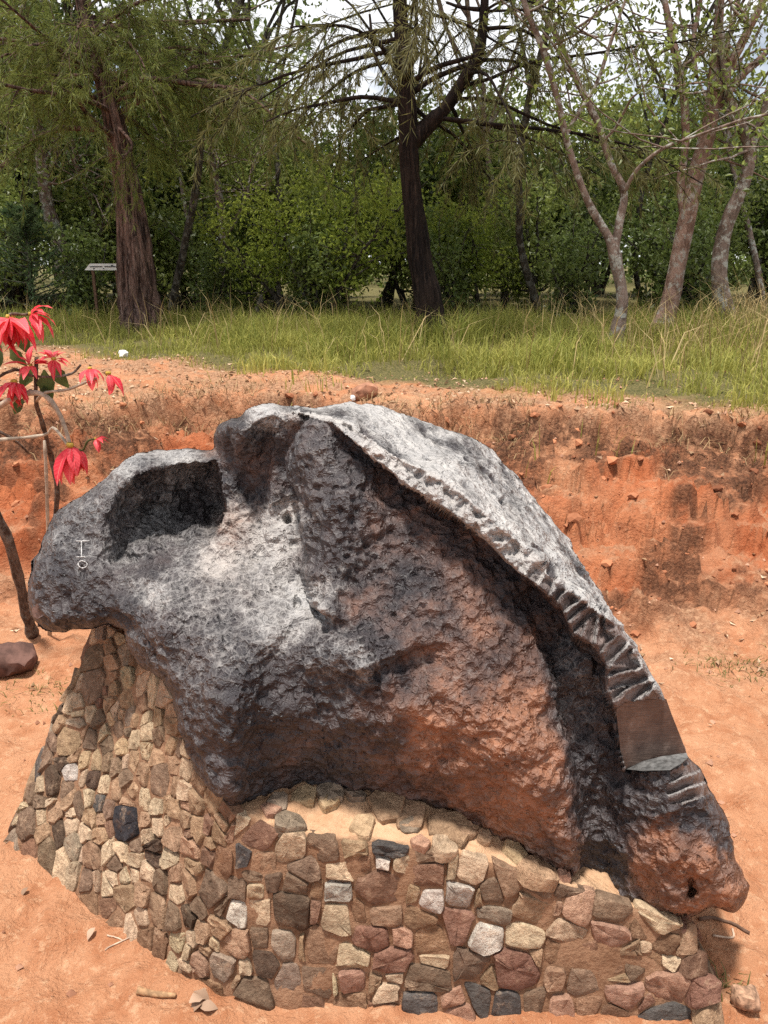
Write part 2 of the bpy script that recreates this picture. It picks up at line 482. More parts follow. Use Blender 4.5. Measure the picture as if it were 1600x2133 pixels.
gl = np.interp(X, GX, GY) + 0.25 * fbm(np.stack([X, Yg, X * 0], -1) * 1.5, 3, 41)
_zn = fbm(np.stack([X, Yg, H * 1.5], -1) * 1.9, 3, 46)
z_red = sstep(0.05, 0.45, Dg + 0.25 * _zn) * (0.55 + 0.45 * sstep(-0.35, 0.3, _zn)) * (1 - sstep(1.0, 1.5, Dg))
z_lit = (1 - sstep(-0.05, 0.15, Dg)) + 0.55 * sstep(0.95, 1.2, Dg) * (1 - sstep(1.5, 2.1, Dg))
gyy, gxx = np.gradient(H, gy, gx)
flatn = 1 - sstep(0.35, 0.9, np.hypot(gxx, gyy))
z_lit = np.clip(z_lit + 0.8 * flatn * Ng, 0, 1)
z_grass = sstep(-0.3, 0.35, Yg - gl)
z_cliff = sstep(-0.06, 0.02, Dg) * (1 - sstep(0.14, 0.46, Dg)) * (0.35 + 0.9 * sstep(-0.3, 0.35, fbm(np.stack([X, Yg, H * 2], -1) * 2.1, 3, 45))) + 0.9 * Ng * (1 - flatn) * sstep(-0.1, 0.3, fbm(np.stack([X, Yg, X * 0], -1) * 2.6, 3, 44))
V = np.stack([X, Yg, H], -1).reshape(-1, 3)
ny, nx = X.shape
i, j = np.meshgrid(np.arange(ny - 1), np.arange(nx - 1), indexing='ij')
F = np.stack([i * nx + j, i * nx + j + 1, (i + 1) * nx + j + 1, (i + 1) * nx + j], -1).reshape(-1, 4)
M_ground = mat_ground()
ground = obj('ground', mesh('ground', V, F, M_ground, True, {'zone': np.stack([z_red, np.clip(z_lit, 0, 1), z_grass], -1).reshape(-1, 3), 'cliff': np.clip(z_cliff, 0, 1).ravel()}))
tag(ground, kind='structure')
def gz(x, y):
    return float(terrain(np.array([x]), np.array([y]))[0])
def ground_at(px, py, it=60):
    """where the ray of a photo pixel meets the ground"""
    lo = 0.6; prev = lo
    ys = np.concatenate([np.arange(0.8, 8, 0.02), np.arange(8, 40, 0.1)])
    P = pix(px, py, ys)
    hh = terrain(P[:, 0], P[:, 1])
    k = np.argmax(P[:, 2] <= hh)
    return np.array([P[k, 0], P[k, 1], hh[k]])

# ------------------------------------------------------------------ pedestal
def zpt(px, py, Y):
    return pix(px, py, Y)
BASE_PX = [(22, 1742), (95, 1812), (185, 1890), (275, 1962), (355, 2022), (430, 2066), (505, 2088), (640, 2098), (800, 2104), (1000, 2112), (1200, 2120), (1400, 2128), (1492, 2128)]
B = [pixz(a, b, -0.01) for a, b in BASE_PX]
TOP = [(215, 1292, 2.22), (300, 1352, 2.04), (352, 1430, 1.86), (400, 1520, 1.73), (440, 1608, 1.60), (480, 1680, 1.53), (530, 1712, 1.515), (650, 1742, 1.50), (860, 1766, 1.48), (1000, 1792, 1.47), (1190, 1850, 1.46), (1330, 1893, 1.45), (1428, 1925, 1.45)]
Tp = [pix(*q) for q in TOP]
CON = [(330, 1300, 2.3), (380, 1350, 2.2), (420, 1420, 2.0), (450, 1500, 1.85), (480, 1570, 1.75), (500, 1640, 1.66), (545, 1648, 1.62), (690, 1640, 1.64), (880, 1668, 1.61), (1020, 1736, 1.56), (1185, 1826, 1.51), (1330, 1880, 1.50), (1400, 1900, 1.50)]
Cp = [pix(*q) for q in CON]
# hidden right, rear and left-rear runs close the loop
rb = [np.array([0.80, 1.62, -0.01]), np.array([0.74, 2.0, -0.01]), np.array([0.45, 2.45, -0.01]), np.array([-0.1, 2.72, -0.01]), np.array([-0.75, 2.66, -0.01]), np.array([-1.10, 2.40, -0.01])]
rt = [np.array([0.70, 1.65, 0.25]), np.array([0.62, 1.95, 0.30]), np.array([0.36, 2.30, 0.42]), np.array([-0.1, 2.48, 0.52]), np.array([-0.62, 2.46, 0.60]), np.array([-0.84, 2.34, 0.62])]
rc = [q * np.array([0.85, 1, 1]) + np.array([0, -0.12 if k > 1 else 0.0, 0.02]) for k, q in enumerate(rt)]
Bl = np.array(B + rb); Tl = np.array(Tp + rt); Cl = np.array(Cp + rc)
def loop_resample(P, k):
    n = len(P)
    q = P[(np.arange(n + 3) - 1) % n]
    t = np.arange(k) / k * n
    i = t.astype(int); f = (t - i)[:, None]
    a, b, c, d = q[i], q[i + 1], q[(i + 2) % len(q)], q[(i + 3) % len(q)]
    return 0.5 * ((2 * b) + (-a + c) * f + (2 * a - 5 * b + 4 * c - d) * f ** 2 + (-a + 3 * b - 3 * c + d) * f ** 3)
NS = 380
Lb, Lt, Lc = (loop_resample(P, NS) for P in (Bl, Tl, Cl))
mid = (Lb + Lt) / 2
arc = np.concatenate([[0], np.cumsum(np.linalg.norm(np.diff(np.vstack([mid, mid[:1]]), axis=0), axis=1))])
ARC = arc[-1]
def wall(u, v):
    """u: arc length (m), v: 0 foot .. 1 rim -> point"""
    u = np.asarray(u, float) % ARC; v = np.asarray(v, float)[..., None]
    s = np.interp(u, arc, np.arange(NS + 1))
    i = np.floor(s).astype(int); f = (s - i)[..., None]
    g = lambda P: P[i % NS] * (1 - f) + P[(i + 1) % NS] * f
    return g(Lb) * (1 - v) + g(Lt) * v
def ledge(u, v):
    u = np.asarray(u, float) % ARC; v = np.asarray(v, float)[..., None]
    s = np.interp(u, arc, np.arange(NS + 1))
    i = np.floor(s).astype(int); f = (s - i)[..., None]
    g = lambda P: P[i % NS] * (1 - f) + P[(i + 1) % NS] * f
    return g(Lt) * (1 - v) + g(Lc) * v
ctr = np.array([-0.05, 2.0, 0.45])
rings = [Lb * np.array([1, 1, 0]) + np.array([0, 0, -0.06])]
for v in np.linspace(0, 1, 13):
    rings.append(Lb * (1 - v) + Lt * v)
k_wall = len(rings)
for v in np.linspace(0.08, 1, 8):
    rings.append(Lt * (1 - v) + Lc * v)
for v in (0.35, 0.7):
    rings.append(Lc * (1 - v) + ctr * v)
Vp = np.array(rings)
nz = fbm(Vp * 14, 4, 77)
cen = np.array([-0.1, 2.0, 0.3])
outw = Vp - cen; outw[..., 2] *= 0.3
outw /= np.linalg.norm(outw, axis=-1, keepdims=True)
Vp = Vp + outw * (nz * 0.007)[..., None] - outw * 0.0003
kk = np.arange(len(rings))[:, None] * np.ones(NS)[None]
upn = (kk >= k_wall)
Vp[..., 2] += np.where(upn, 0.012 * fbm(Vp * 18, 4, 78) + 0.006 * vnoise(Vp * 50, 79), 0)
m = len(rings)
i, j = np.meshgrid(np.arange(m - 1), np.arange(NS), indexing='ij')
F = np.stack([i * NS + j, i * NS + (j + 1) % NS, (i + 1) * NS + (j + 1) % NS, (i + 1) * NS + j], -1).reshape(-1, 4)
Vf = np.vstack([Vp.reshape(-1, 3), ctr])
jj = np.arange(NS)
T3 = np.stack([(m - 1) * NS + jj, (m - 1) * NS + (jj + 1) % NS, np.full(NS, m * NS)], -1)
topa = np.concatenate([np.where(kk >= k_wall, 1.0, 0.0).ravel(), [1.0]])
pedestal = empty('stone_pedestal', (0, 2.0, 0))
tag(pedestal, 'sloping rubble stone pedestal with mortar joints under the iron boulder', 'pedestal')
def child(name, me, parent=pedestal):
    o = obj(name, me, parent)
    o.matrix_parent_inverse = Matrix.Translation(-Vector(parent.location))
    return o
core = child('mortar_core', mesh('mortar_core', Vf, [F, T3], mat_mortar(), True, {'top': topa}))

# seeds of the stones read off the photograph: x, y, colour, (relative radius)
def zoom(lst, ox, oy, s):
    return [(ox + q[0] / s, oy + q[1] / s, q[2], (q[3] / s if len(q) > 3 else 0)) for q in lst]
S = []
S += zoom([(285, 170, 'c'), (420, 140, 't'), (380, 265, 'r', 75), (535, 350, 'c', 60), (395, 415, 't', 60), (287, 400, 'd'), (345, 490, 'b'), (262, 560, 'b'), (345, 550, 'c'), (110, 580, 'b', 95), (180, 400, 'm', 70), (180, 210, 't'), (50, 640, 'b'), (15, 430, 't'), (245, 700, 'w', 60), (375, 690, 'c', 70), (560, 690, 's', 115), (155, 770, 't', 60), (255, 860, 't', 80), (385, 840, 'b'), (515, 855, 'g', 80), (700, 870, 'm', 100), (175, 1000, 'g', 85), (50, 970, 't', 70), (405, 975, 's', 80), (310, 1005, 'c'), (545, 1080, 'g', 80), (330, 1120, 'b', 110), (700, 1075, 'b', 85), (885, 1070, 'p', 80), (900, 930, 'c', 70), (795, 575, 'w', 65), (815, 460, 'c'), (795, 715, 'c', 85), (1045, 560, 'r', 135), (950, 430, 'm', 70), (1055, 420, 'w'), (1150, 430, 'c', 60), (1315, 475, 'r', 85), (1300, 390, 'b', 70), (750, 340, 'b', 75), (910, 330, 't', 75), (1090, 330, 'd', 80), (1530, 460, 'c', 80), (1330, 620, 'w', 70), (1490, 600, 'w', 80), (1055, 700, 't', 90), (930, 690, 'm'), (1010, 830, 'r', 90), (1170, 840, 'p', 50), (1120, 960, 'r', 95), (1340, 830, 'm', 90), (1270, 720, 'm', 70), (1480, 740, 'r', 95), (1350, 962, 'c', 40), (1290, 1060, 'b', 110), (1540, 980, 'b', 80), (1085, 1140, 'c', 70), (1270, 1185, 'd', 95), (1465, 1190, 'p'), (1590, 1150, 'd', 60), (640, 450, 'b', 70), (580, 545, 'b', 70), (880, 1200, 'm', 70), (600, 1210, 'm', 80), (1070, 1240, 'm', 60), (270, 1240, 'm', 80), (690, 560, 'm', 40)], 400, 1640, 2.667)
S += zoom([(195, 395, 'b', 80), (190, 500, 'g', 70), (265, 325, 't', 80), (430, 390, 'b', 75), (400, 480, 't', 95), (610, 470, 'p', 75), (790, 480, 'b', 85), (345, 620, 'c', 90), (560, 590, 'c', 80), (795, 600, 'p', 80), (960, 590, 'm', 60), (1060, 650, 'm', 70), (90, 750, 'b', 95), (320, 790, 'r', 125), (530, 690, 'm', 70), (510, 830, 'p', 55), (640, 860, 'b', 75), (770, 760, 'm', 80), (650, 700, 'm'), (860, 905, 'p', 85), (1085, 870, 'p', 112), (1050, 1035, 'd', 120), (270, 945, 'd', 65), (400, 920, 'b', 60), (530, 970, 'p', 60), (930, 770, 'b'), (15, 970, 'p'), (190, 850, 't', 50), (690, 970, 'm', 60), (790, 1020, 'm', 60), (1010, 750, 'm', 50), (1215, 750, 'r', 40), (1240, 900, 'r', 50), (160, 615, 'w', 85)], 950, 1700, 2.4615)
S += zoom([(760, 80, 'c'), (815, 140, 'c'), (685, 140, 'g'), (750, 200, 't'), (640, 280, 'b', 70), (835, 270, 'g'), (760, 335, 't'), (590, 240, 'r', 30), (510, 440, 'b'), (640, 470, 'b', 90), (740, 415, 't'), (850, 440, 'c'), (960, 470, 'c'), (765, 505, 't'), (405, 520, 't'), (365, 615, 's'), (470, 570, 'c'), (545, 590, 'c'), (610, 650, 'c'), (735, 595, 't'), (860, 570, 't'), (960, 600, 't'), (790, 640, 'c'), (1070, 680, 't'), (1090, 570, 'c'), (440, 670, 'g'), (535, 740, 'g'), (680, 690, 'b'), (750, 690, 'y', 30), (710, 770, 'c'), (870, 700, 'g'), (810, 770, 'b'), (380, 760, 'g'), (470, 845, 't', 75), (610, 830, 'b'), (725, 880, 'b'), (820, 880, 'y'), (910, 830, 'c'), (990, 790, 'c'), (1140, 740, 't'), (1140, 880, 't'), (265, 870, 'b'), (360, 850, 'b'), (320, 950, 'b'), (415, 980, 's'), (220, 1010, 'd'), (515, 930, 't'), (580, 970, 'y'), (645, 990, 'y'), (485, 1050, 'w'), (730, 990, 'b'), (795, 1010, 'b'), (900, 970, 't'), (985, 900, 'c'), (1040, 960, 't'), (1075, 820, 'b'), (1175, 990, 't'), (1250, 1030, 'c'), (965, 1060, 't'), (1070, 1100, 'b', 85), (620, 1090, 's'), (700, 1140, 'c'), (780, 1165, 't'), (860, 1090, 'b'), (890, 1180, 't'), (170, 1160, 't', 70), (340, 1130, 's', 70), (440, 1180, 'b'), (280, 1250, 'b'), (1180, 1140, 't'), (1240, 1180, 'c'), (1320, 1250, 't'), (1425, 1260, 't'), (1510, 1320, 'r'), (1160, 1300, 't'), (1070, 1290, 'c'), (970, 1230, 'c'), (860, 1370, 'k', 105), (730, 1310, 'b'), (670, 1260, 'd'), (590, 1230, 'c'), (530, 1290, 'b'), (350, 1320, 't'), (190, 1390, 'b', 70), (100, 1330, 'b'), (150, 1262, 'c'), (270, 1350, 'c'), (290, 1460, 't'), (400, 1460, 's'), (495, 1400, 'c'), (565, 1460, 'c'), (680, 1470, 't'), (610, 1370, 't'), (965, 1380, 't'), (1070, 1400, 'c'), (1005, 1470, 'c'), (1160, 1460, 't', 75), (1250, 1370, 't'), (1340, 1430, 't', 70), (1470, 1450, 't', 60), (910, 1530, 'b'), (740, 1580, 'c'), (830, 1570, 'c'), (500, 1560, 'g', 60), (330, 1540, 'b'), (200, 1530, 'm'), (110, 1490, 'g'), (620, 1610, 't', 65), (440, 1640, 'c'), (1040, 1560, 's'), (1130, 1620, 'c'), (1270, 1560, 't', 65)], 0, 1280, 3.2)
S += zoom([(430, 310, 'c'), (480, 360, 'b', 55), (650, 275, 'b'), (700, 210, 'c'), (760, 240, 'c'), (860, 220, 's'), (540, 370, 'c'), (600, 400, 'c'), (690, 340, 'c'), (710, 450, 't', 60), (800, 440, 't'), (820, 310, 'c'), (900, 360, 'b'), (975, 330, 't'), (990, 410, 'c'), (1090, 250, 'c', 60), (1070, 380, 't', 60), (880, 510, 't', 65), (960, 570, 'b', 65), (1060, 560, 's'), (790, 560, 'c'), (730, 600, 'c'), (610, 500, 'm', 50), (510, 470, 'm', 50), (650, 570, 'm', 50), (1000, 690, 'c', 55), (1050, 750, 'c'), (895, 740, 'm', 65), (810, 680, 'm', 50), (965, 810, 'c'), (1130, 650, 't'), (150, 160, 'm'), (1180, 970, 'm', 60), (1030, 920, 'm', 60)], 0, 1700, 2.667)
uu, vv = np.meshgrid(np.linspace(0, ARC, 900, endpoint=False), np.linspace(0.01, 0.99, 60))
WP = wall(uu, vv); wx, wy = proj(WP)
s_vis = np.interp(uu, arc, np.arange(NS + 1)) / NS * len(Bl)
vis = (s_vis < 12.6) | (s_vis > 18.4)
wfx, wfy, wu, wv = wx[vis], wy[vis], uu[vis], vv[vis]
rng = np.random.default_rng(4)
seeds = []
for (px, py, c, r) in S:
    d2 = (wfx - px) ** 2 + (wfy - py) ** 2
    k = int(np.argmin(d2))
    if d2[k] < 22 ** 2:
        seeds.append([wu[k], wv[k], c, r, px, py])
# the return of the wall round the right corner, beyond the seeds read above
u_r0 = float(np.interp(12.25 * NS / len(Bl), np.arange(NS + 1), arc)); u_r1 = float(np.interp(14.3 * NS / len(Bl), np.arange(NS + 1), arc))
for uq in np.arange(u_r0 + 0.03, u_r1, 0.085):
    for vq in np.arange(0.12, 1, 0.27):
        seeds.append([uq + rng.uniform(-.02, .02), vq + rng.uniform(-.06, .06), random.Random(int(uq * 999 + vq * 77)).choice('rbtpm'), 0, 0, 0])
hgt = np.linalg.norm(wall([q[0] for q in seeds], np.ones(len(seeds))) - wall([q[0] for q in seeds], np.zeros(len(seeds))), axis=1)
Ps = np.array([[q[0], q[1] * h] for q, h in zip(seeds, hgt)])
Us = np.array([q[0] for q in seeds])
for a_ in range(len(Ps)):                   # arc length jumps at the start of the loop
    if Us[a_] > ARC * 0.9:
        Ps[a_, 0] -= ARC
def px_scale(u, v):
    p = wall([u, u + 0.02], [v, v]); x, y = proj(p)
    return math.hypot(x[1] - x[0], y[1] - y[0]) / 0.02
rad = np.array([(q[3] / max(px_scale(q[0], q[1]), 200)) if q[3] else 0.024 for q in seeds])
rad = np.clip(rad, 0.016, 0.075)
# small stones filling the joints between the larger ones
frg = np.random.default_rng(12); n0 = len(Ps); cnt = 0
u_lo = float(Ps[:, 0].min()); u_c = 0.95
for _ in range(9000):
    if cnt >= 70: break
    left_ = frg.random() < 0.75
    uq = frg.uniform(-0.02, u_c) if left_ else frg.uniform(u_c, u_r0); vq = frg.uniform(0.04, 0.97)
    hq = float(np.linalg.norm(wall(np.array(uq % ARC), np.array(1.0)) - wall(np.array(uq % ARC), np.array(0.0))))
    cand = np.array([uq, vq * hq]); dq = np.hypot(*(Ps - cand).T)
    if np.any(dq < np.maximum(0.030 if left_ else 0.036, 0.80 * rad)): continue
    Ps = np.vstack([Ps, cand]); rad = np.r_[rad, 0.016]; hgt = np.r_[hgt, hq]
    seeds.append([uq % ARC, vq, frg.choice(list('tccbtr')), 0, 1, 1]); cnt += 1
# drop seeds that fall on top of each other
keep = []
for a_ in range(len(Ps)):
    if all(np.hypot(*(Ps[a_] - Ps[b_])) > 0.5 * max(rad[a_], rad[b_], 0.026) for b_ in keep):
        keep.append(a_)
Ps, rad, hgt = Ps[keep], rad[keep], hgt[keep]; seeds = [seeds[k] for k in keep]
def clip_half(poly, n, c):
    out = []
    for a_ in range(len(poly)):
        p, q = poly[a_], poly[(a_ + 1) % len(poly)]
        dp, dq = p @ n - c, q @ n - c
        if dp <= 0: out.append(p)
        if dp * dq < 0: out.append(p + (q - p) * (dp / (dp - dq)))
    return out
PAL = {'c': (0.60, 0.44, 0.29), 't': (0.43, 0.275, 0.17), 'b': (0.25, 0.165, 0.11), 'r': (0.28, 0.155, 0.105), 'd': (0.125, 0.108, 0.100), 'k': (0.045, 0.043, 0.047),
       'g': (0.34, 0.255, 0.185), 'w': (0.60, 0.52, 0.44), 'p': (0.47, 0.275, 0.185), 's': (0.13, 0.085, 0.060), 'y': (0.52, 0.36, 0.215), 'm': (0.29, 0.165, 0.10)}
M_stone = mat_stone()
def stone_mesh(poly, h, rng, nm='stone'):
    """poly: 2D outline in a local frame; rough rounded face rising h above the wall"""
    p = np.array(poly)
    for _ in range(1):
        q = np.empty((len(p) * 2, 2)); nxt = np.roll(p, -1, 0)
        cut = rng.uniform(0.07, 0.20, (len(p), 1))
        q[0::2] = p * (1 - cut) + nxt * cut; q[1::2] = p * cut + nxt * (1 - cut); p = q
    n = len(p); c = p.mean(0)
    size = np.abs(p - c).max()
    p = p + rng.normal(0, 0.035 * size, p.shape)
    tilt = rng.normal(0, 0.10, 2)
    def zz(q, base): return base + (q - c) @ tilt
    r0 = np.c_[p, np.full(n, -0.02)]
    r1 = np.c_[c + (p - c) * 0.985, zz(p, h * 0.62) + rng.normal(0, 0.12 * h, n)]
    p2 = c + (p - c) * rng.uniform(0.84, 0.95, (n, 1)); r2 = np.c_[p2, zz(p2, h) + rng.normal(0, 0.13 * h, n)]
    p3 = c + (p - c) * rng.uniform(0.32, 0.5, (n, 1)); r3 = np.c_[p3, zz(p3, h * 1.02) + rng.normal(0, 0.20 * h, n)]
    V = np.vstack([r0, r1, r2, r3, [[c[0], c[1], h * 1.0 + rng.normal(0, 0.15 * h)]]])
    Q = []
    for k in range(3):
        for a_ in range(n):
            b_ = (a_ + 1) % n
            Q.append((k * n + a_, k * n + b_, (k + 1) * n + b_, (k + 1) * n + a_))
    T = [(3 * n + a_, 3 * n + (a_ + 1) % n, 4 * n) for a_ in range(n)]
    return mesh(nm, V, [np.array(Q), np.array(T)], M_stone, True)
def set_sharp(me, ang=40):
    try:
        me.set_sharp_from_angle(angle=R(ang))
    except Exception:
        pass
for a_ in range(len(Ps)):
    pa = Ps[a_]; q0 = 2.2 * rad[a_] + 0.03
    poly = [pa + np.array(w) * q0 for w in ((-1, -1), (1, -1), (1, 1), (-1, 1))]
    dd = np.linalg.norm(Ps - pa, axis=1)
    for b_ in np.argsort(dd)[1:22]:
        if dd[b_] > 0.4: break
        dv = Ps[b_] - pa; L = np.linalg.norm(dv); n_ = dv / L
        wgt = (L * L + rad[a_] ** 2 - rad[b_] ** 2) / (2 * L)
        wgt = np.clip(wgt, 0.2 * L, 0.8 * L)
        mpt = pa + n_ * wgt
        an_ = math.atan2(n_[1], n_[0]); um = 0.5 * (pa[0] + Ps[b_][0])
        rot = 0.10 + 0.5 * float(sstep(0.95, 0.5, um)) + 0.16 * math.sin(um * 23.0 + mpt[1] * 17.0)
        sn = round((an_ - rot) / (math.pi / 2)) * (math.pi / 2) + rot
        an_ = an_ + 0.36 * (sn - an_)
        n_ = np.array([math.cos(an_), math.sin(an_)])
        poly = clip_half(poly, n_, mpt @ n_ - 0.0016 - 0.0032 * ((a_ * 7 + int(b_) * 7) % 11) / 11.0)
        if len(poly) < 3: break
    if len(poly) < 3: continue
    for n_, c_ in ((np.array([0, -1.0]), 0.01), (np.array([0, 1.0]), hgt[a_] + 0.004)):
        poly = clip_half(poly, n_, c_)
        if len(poly) < 3: break
    if len(poly) < 3: continue
    P2 = np.array(poly)
    ar = 0.5 * abs(np.sum(P2[:, 0] * np.roll(P2[:, 1], -1) - P2[:, 1] * np.roll(P2[:, 0], -1)))
    if ar < 0.00022: continue
    code = seeds[a_][2]
    h = rng.uniform(0.005, 0.013) * (0.75 if pa[0] > 0.95 else 1.0) * (0.4 if code == 'm' else 1) * (1.25 if code in 'kwps' else 1)
    u0, v0 = pa[0], np.clip(pa[1] / hgt[a_], 0, 1)
    o3 = wall(np.array(u0 % ARC), np.array(v0)); du = wall(np.array((u0 + 0.01) % ARC), np.array(v0)) - wall(np.array((u0 - 0.01) % ARC), np.array(v0)); dv3 = wall(np.array(u0 % ARC), np.array(1.0)) - wall(np.array(u0 % ARC), np.array(0.0))
    sc_u = np.linalg.norm(du) / 0.02
    ex = Vector(du).normalized(); ez = ex.cross(Vector(dv3)).normalized(); ey = ez.cross(ex)
    loc2 = (P2 - pa) * np.array([sc_u, 1.0])
    me = stone_mesh(loc2, h, rng)
    set_sharp(me, 48)
    o = obj('stone', me, pedestal)
    Mx = Matrix((ex, ey, ez)).transposed().to_4x4(); Mx.translation = Vector(o3)
    o.matrix_basis = Matrix.Translation(-Vector(pedestal.location)) @ Mx
    c = np.array(PAL[code]) * rng.uniform(0.82, 1.18) * (1 + rng.normal(0, 0.015, 3))
    o.color = (*c, 1)
# flat slabs bedded in the mortar of the ledge
LS = zoom([(770, 45, 'g', 75), (915, 55, 'g', 62), (760, 105, 'y', 52), (1080, 110, 't', 118), (1225, 170, 't', 95), (1215, 225, 'g', 62), (1440, 245, 't', 120), (480, 95, 'g', 62), (545, 210, 'g', 80), (1400, 345, 'c', 72), (430, 140, 'p', 60), (620, 60, 'y', 80), (960, 235, 'y', 70), (1270, 330, 'p', 50)], 400, 1640, 2.667)
LS += zoom([(140, 118, 't', 45), (40, 85, 't', 60), (420, 300, 't', 95), (300, 210, 'y', 70), (540, 330, 'p', 45)], 950, 1700, 2.4615)
uu, vv = np.meshgrid(np.linspace(0, ARC, 900, endpoint=False), np.linspace(0, 1.0, 40))
LP = ledge(uu, vv); lx, ly = proj(LP)
for (px, py, c_, r) in LS:
    k = np.argmin((lx - px) ** 2 + (ly - py) ** 2 + np.where(np.interp(uu, arc, np.arange(NS + 1)) / NS * len(Bl) < 12.5, 0, 1e6))
    u0, v0 = uu.ravel()[k], vv.ravel()[k]
    o3 = LP.reshape(-1, 3)[k]
    du = ledge(np.array((u0 + 0.02) % ARC), np.array(v0)) - o3; dv = ledge(np.array(u0), np.array(1.0)) - ledge(np.array(u0), np.array(0.0))
    ex = Vector(du).normalized(); ez = ex.cross(Vector(dv)).normalized(); ey = ez.cross(ex)
    rr = r / FPX * 2.15
    nn = rng.integers(5, 8); an = np.sort(rng.uniform(0, 2 * np.pi / nn * 0.7, nn) + np.arange(nn) * 2 * np.pi / nn)
    poly = np.c_[np.cos(an) * rr, np.sin(an) * rr * rng.uniform(0.75, 1.1)] * rng.uniform(0.85, 1.1, (nn, 1))
    me = stone_mesh(poly, rng.uniform(0.008, 0.016), rng, 'slab'); set_sharp(me, 35)
    o = obj('slab', me, pedestal)
    Mx = Matrix((ex, ey, ez)).transposed().to_4x4(); Mx.translation = Vector(o3) + ez * 0.006
    o.matrix_basis = Matrix.Translation(-Vector(pedestal.location)) @ Mx
    o.color = (*(np.array(PAL[c_]) * rng.uniform(0.95, 1.2)), 1)

# ------------------------------------------------------------------ the iron meteorite
SIL = [(55, 1250), (62, 1205), (75, 1160), (95, 1115), (105, 1078), (122, 1058), (150, 1045), (190, 1020), (225, 990), (255, 960), (290, 942), (330, 937), (380, 935), (430, 938), (446, 940), (443, 915), (452, 890), (480, 876), (503, 868), (510, 852), (530, 845), (560, 840), (610, 845), (650, 850), (690, 842), (730, 838), (790, 845), (850, 862), (910, 888), (960, 903), (1000, 918), (1030, 940), (1050, 965), (1085, 1000), (1110, 1035), (1140, 1070), (1160, 1095), (1190, 1130), (1195, 1150), (1225, 1195), (1245, 1225), (1265, 1260), (1300, 1310), (1325, 1345), (1345, 1385), (1370, 1425), (1390, 1465), (1410, 1515), (1428, 1560), (1432, 1578), (1455, 1590), (1470, 1620), (1480, 1645), (1500, 1675), (1518, 1715), (1525, 1755), (1530, 1790), (1550, 1815), (1558, 1845), (1556, 1872), (1530, 1905), (1475, 1888), (1450, 1905), (1420, 1918), (1370, 1918), (1330, 1912), (1290, 1900), (1240, 1885), (1200, 1868), (1150, 1838), (1090, 1805), (1020, 1770), (980, 1745), (930, 1720), (870, 1696), (800, 1678), (740, 1672), (640, 1668), (560, 1672), (515, 1672), (508, 1680), (490, 1688), (465, 1676), (430, 1646), (405, 1610), (390, 1570), (375, 1530), (362, 1480), (355, 1445), (340, 1415), (315, 1400), (290, 1385), (270, 1360), (263, 1335), (262, 1310), (235, 1300), (200, 1307), (150, 1313), (110, 1316), (90, 1308), (65, 1282)]
SIL = np.array(SIL, float)
_n = np.roll(SIL, -1, 0); _o = []
for _a, _b in zip(SIL, _n):
    _k = max(1, int(np.hypot(*(_b - _a)) / 6)); _o += [_a + (_b - _a) * q / _k for q in range(_k)]
SIL = np.array(_o)
SIL = (np.roll(SIL, 1, 0) + 2 * SIL + np.roll(SIL, -1, 0)) / 4
SIL = SIL + 3.2 * np.stack([fbm(np.c_[SIL / 22.0, SIL[:, 0] * 0], 3, 90), fbm(np.c_[SIL / 22.0, SIL[:, 0] * 0 + 9], 3, 91)], -1)
RL = np.array([(690, 880), (740, 925), (800, 975), (850, 1015), (900, 1045), (960, 1085), (1010, 1125), (1050, 1165), (1080, 1195), (1120, 1225), (1150, 1250), (1165, 1265), (1185, 1310), (1195, 1325), (1240, 1350), (1262, 1390), (1262, 1440), (1285, 1490), (1290, 1540), (1300, 1605)], float)
UL = np.array([(600, 855), (700, 868), (760, 905), (820, 948), (900, 985), (960, 1025), (1000, 1060), (1040, 1095), (1080, 1128), (1130, 1185), (1170, 1220), (1230, 1262), (1285, 1300), (1318, 1345), (1345, 1392), (1380, 1465), (1408, 1540), (1425, 1575)], float)
def seg_dist(P, poly, closed=False):
    """distance, signed side (+ = left of the travel direction in image with y down flipped), relative position"""
    best = np.full(P.shape[:-1], 1e9); side = np.zeros(P.shape[:-1]); pos = np.zeros(P.shape[:-1]); nx_ = np.zeros(P.shape)
    n = len(poly); acc = 0.0
    for k in range(n if closed else n - 1):
        a, b = poly[k], poly[(k + 1) % n]
        ab = b - a; L = np.linalg.norm(ab)
        t = np.clip(((P - a) @ ab) / (L * L), 0, 1)
        q = a + t[..., None] * ab
        d = np.linalg.norm(P - q, axis=-1)
        s = ab[0] * (P[..., 1] - a[1]) - ab[1] * (P[..., 0] - a[0])
        w = d < best - 1e-6
        best = np.where(w, d, best); side = np.where(w, np.sign(s), side); pos = np.where(w, acc + t * L, pos)
        nx_ = np.where(w[..., None], q, nx_)
        acc += L
    return best, side, pos, acc, nx_
def inside(P, poly):
    x, y = P[..., 0], P[..., 1]; r = np.zeros(x.shape, bool)
    n = len(poly)
    for k in range(n):
        a, b = poly[k], poly[(k + 1) % n]
        c = ((a[1] > y) != (b[1] > y))
        xi = (b[0] - a[0]) * (y - a[1]) / (b[1] - a[1] + 1e-12) + a[0]
        r ^= c & (x < xi)
    return r
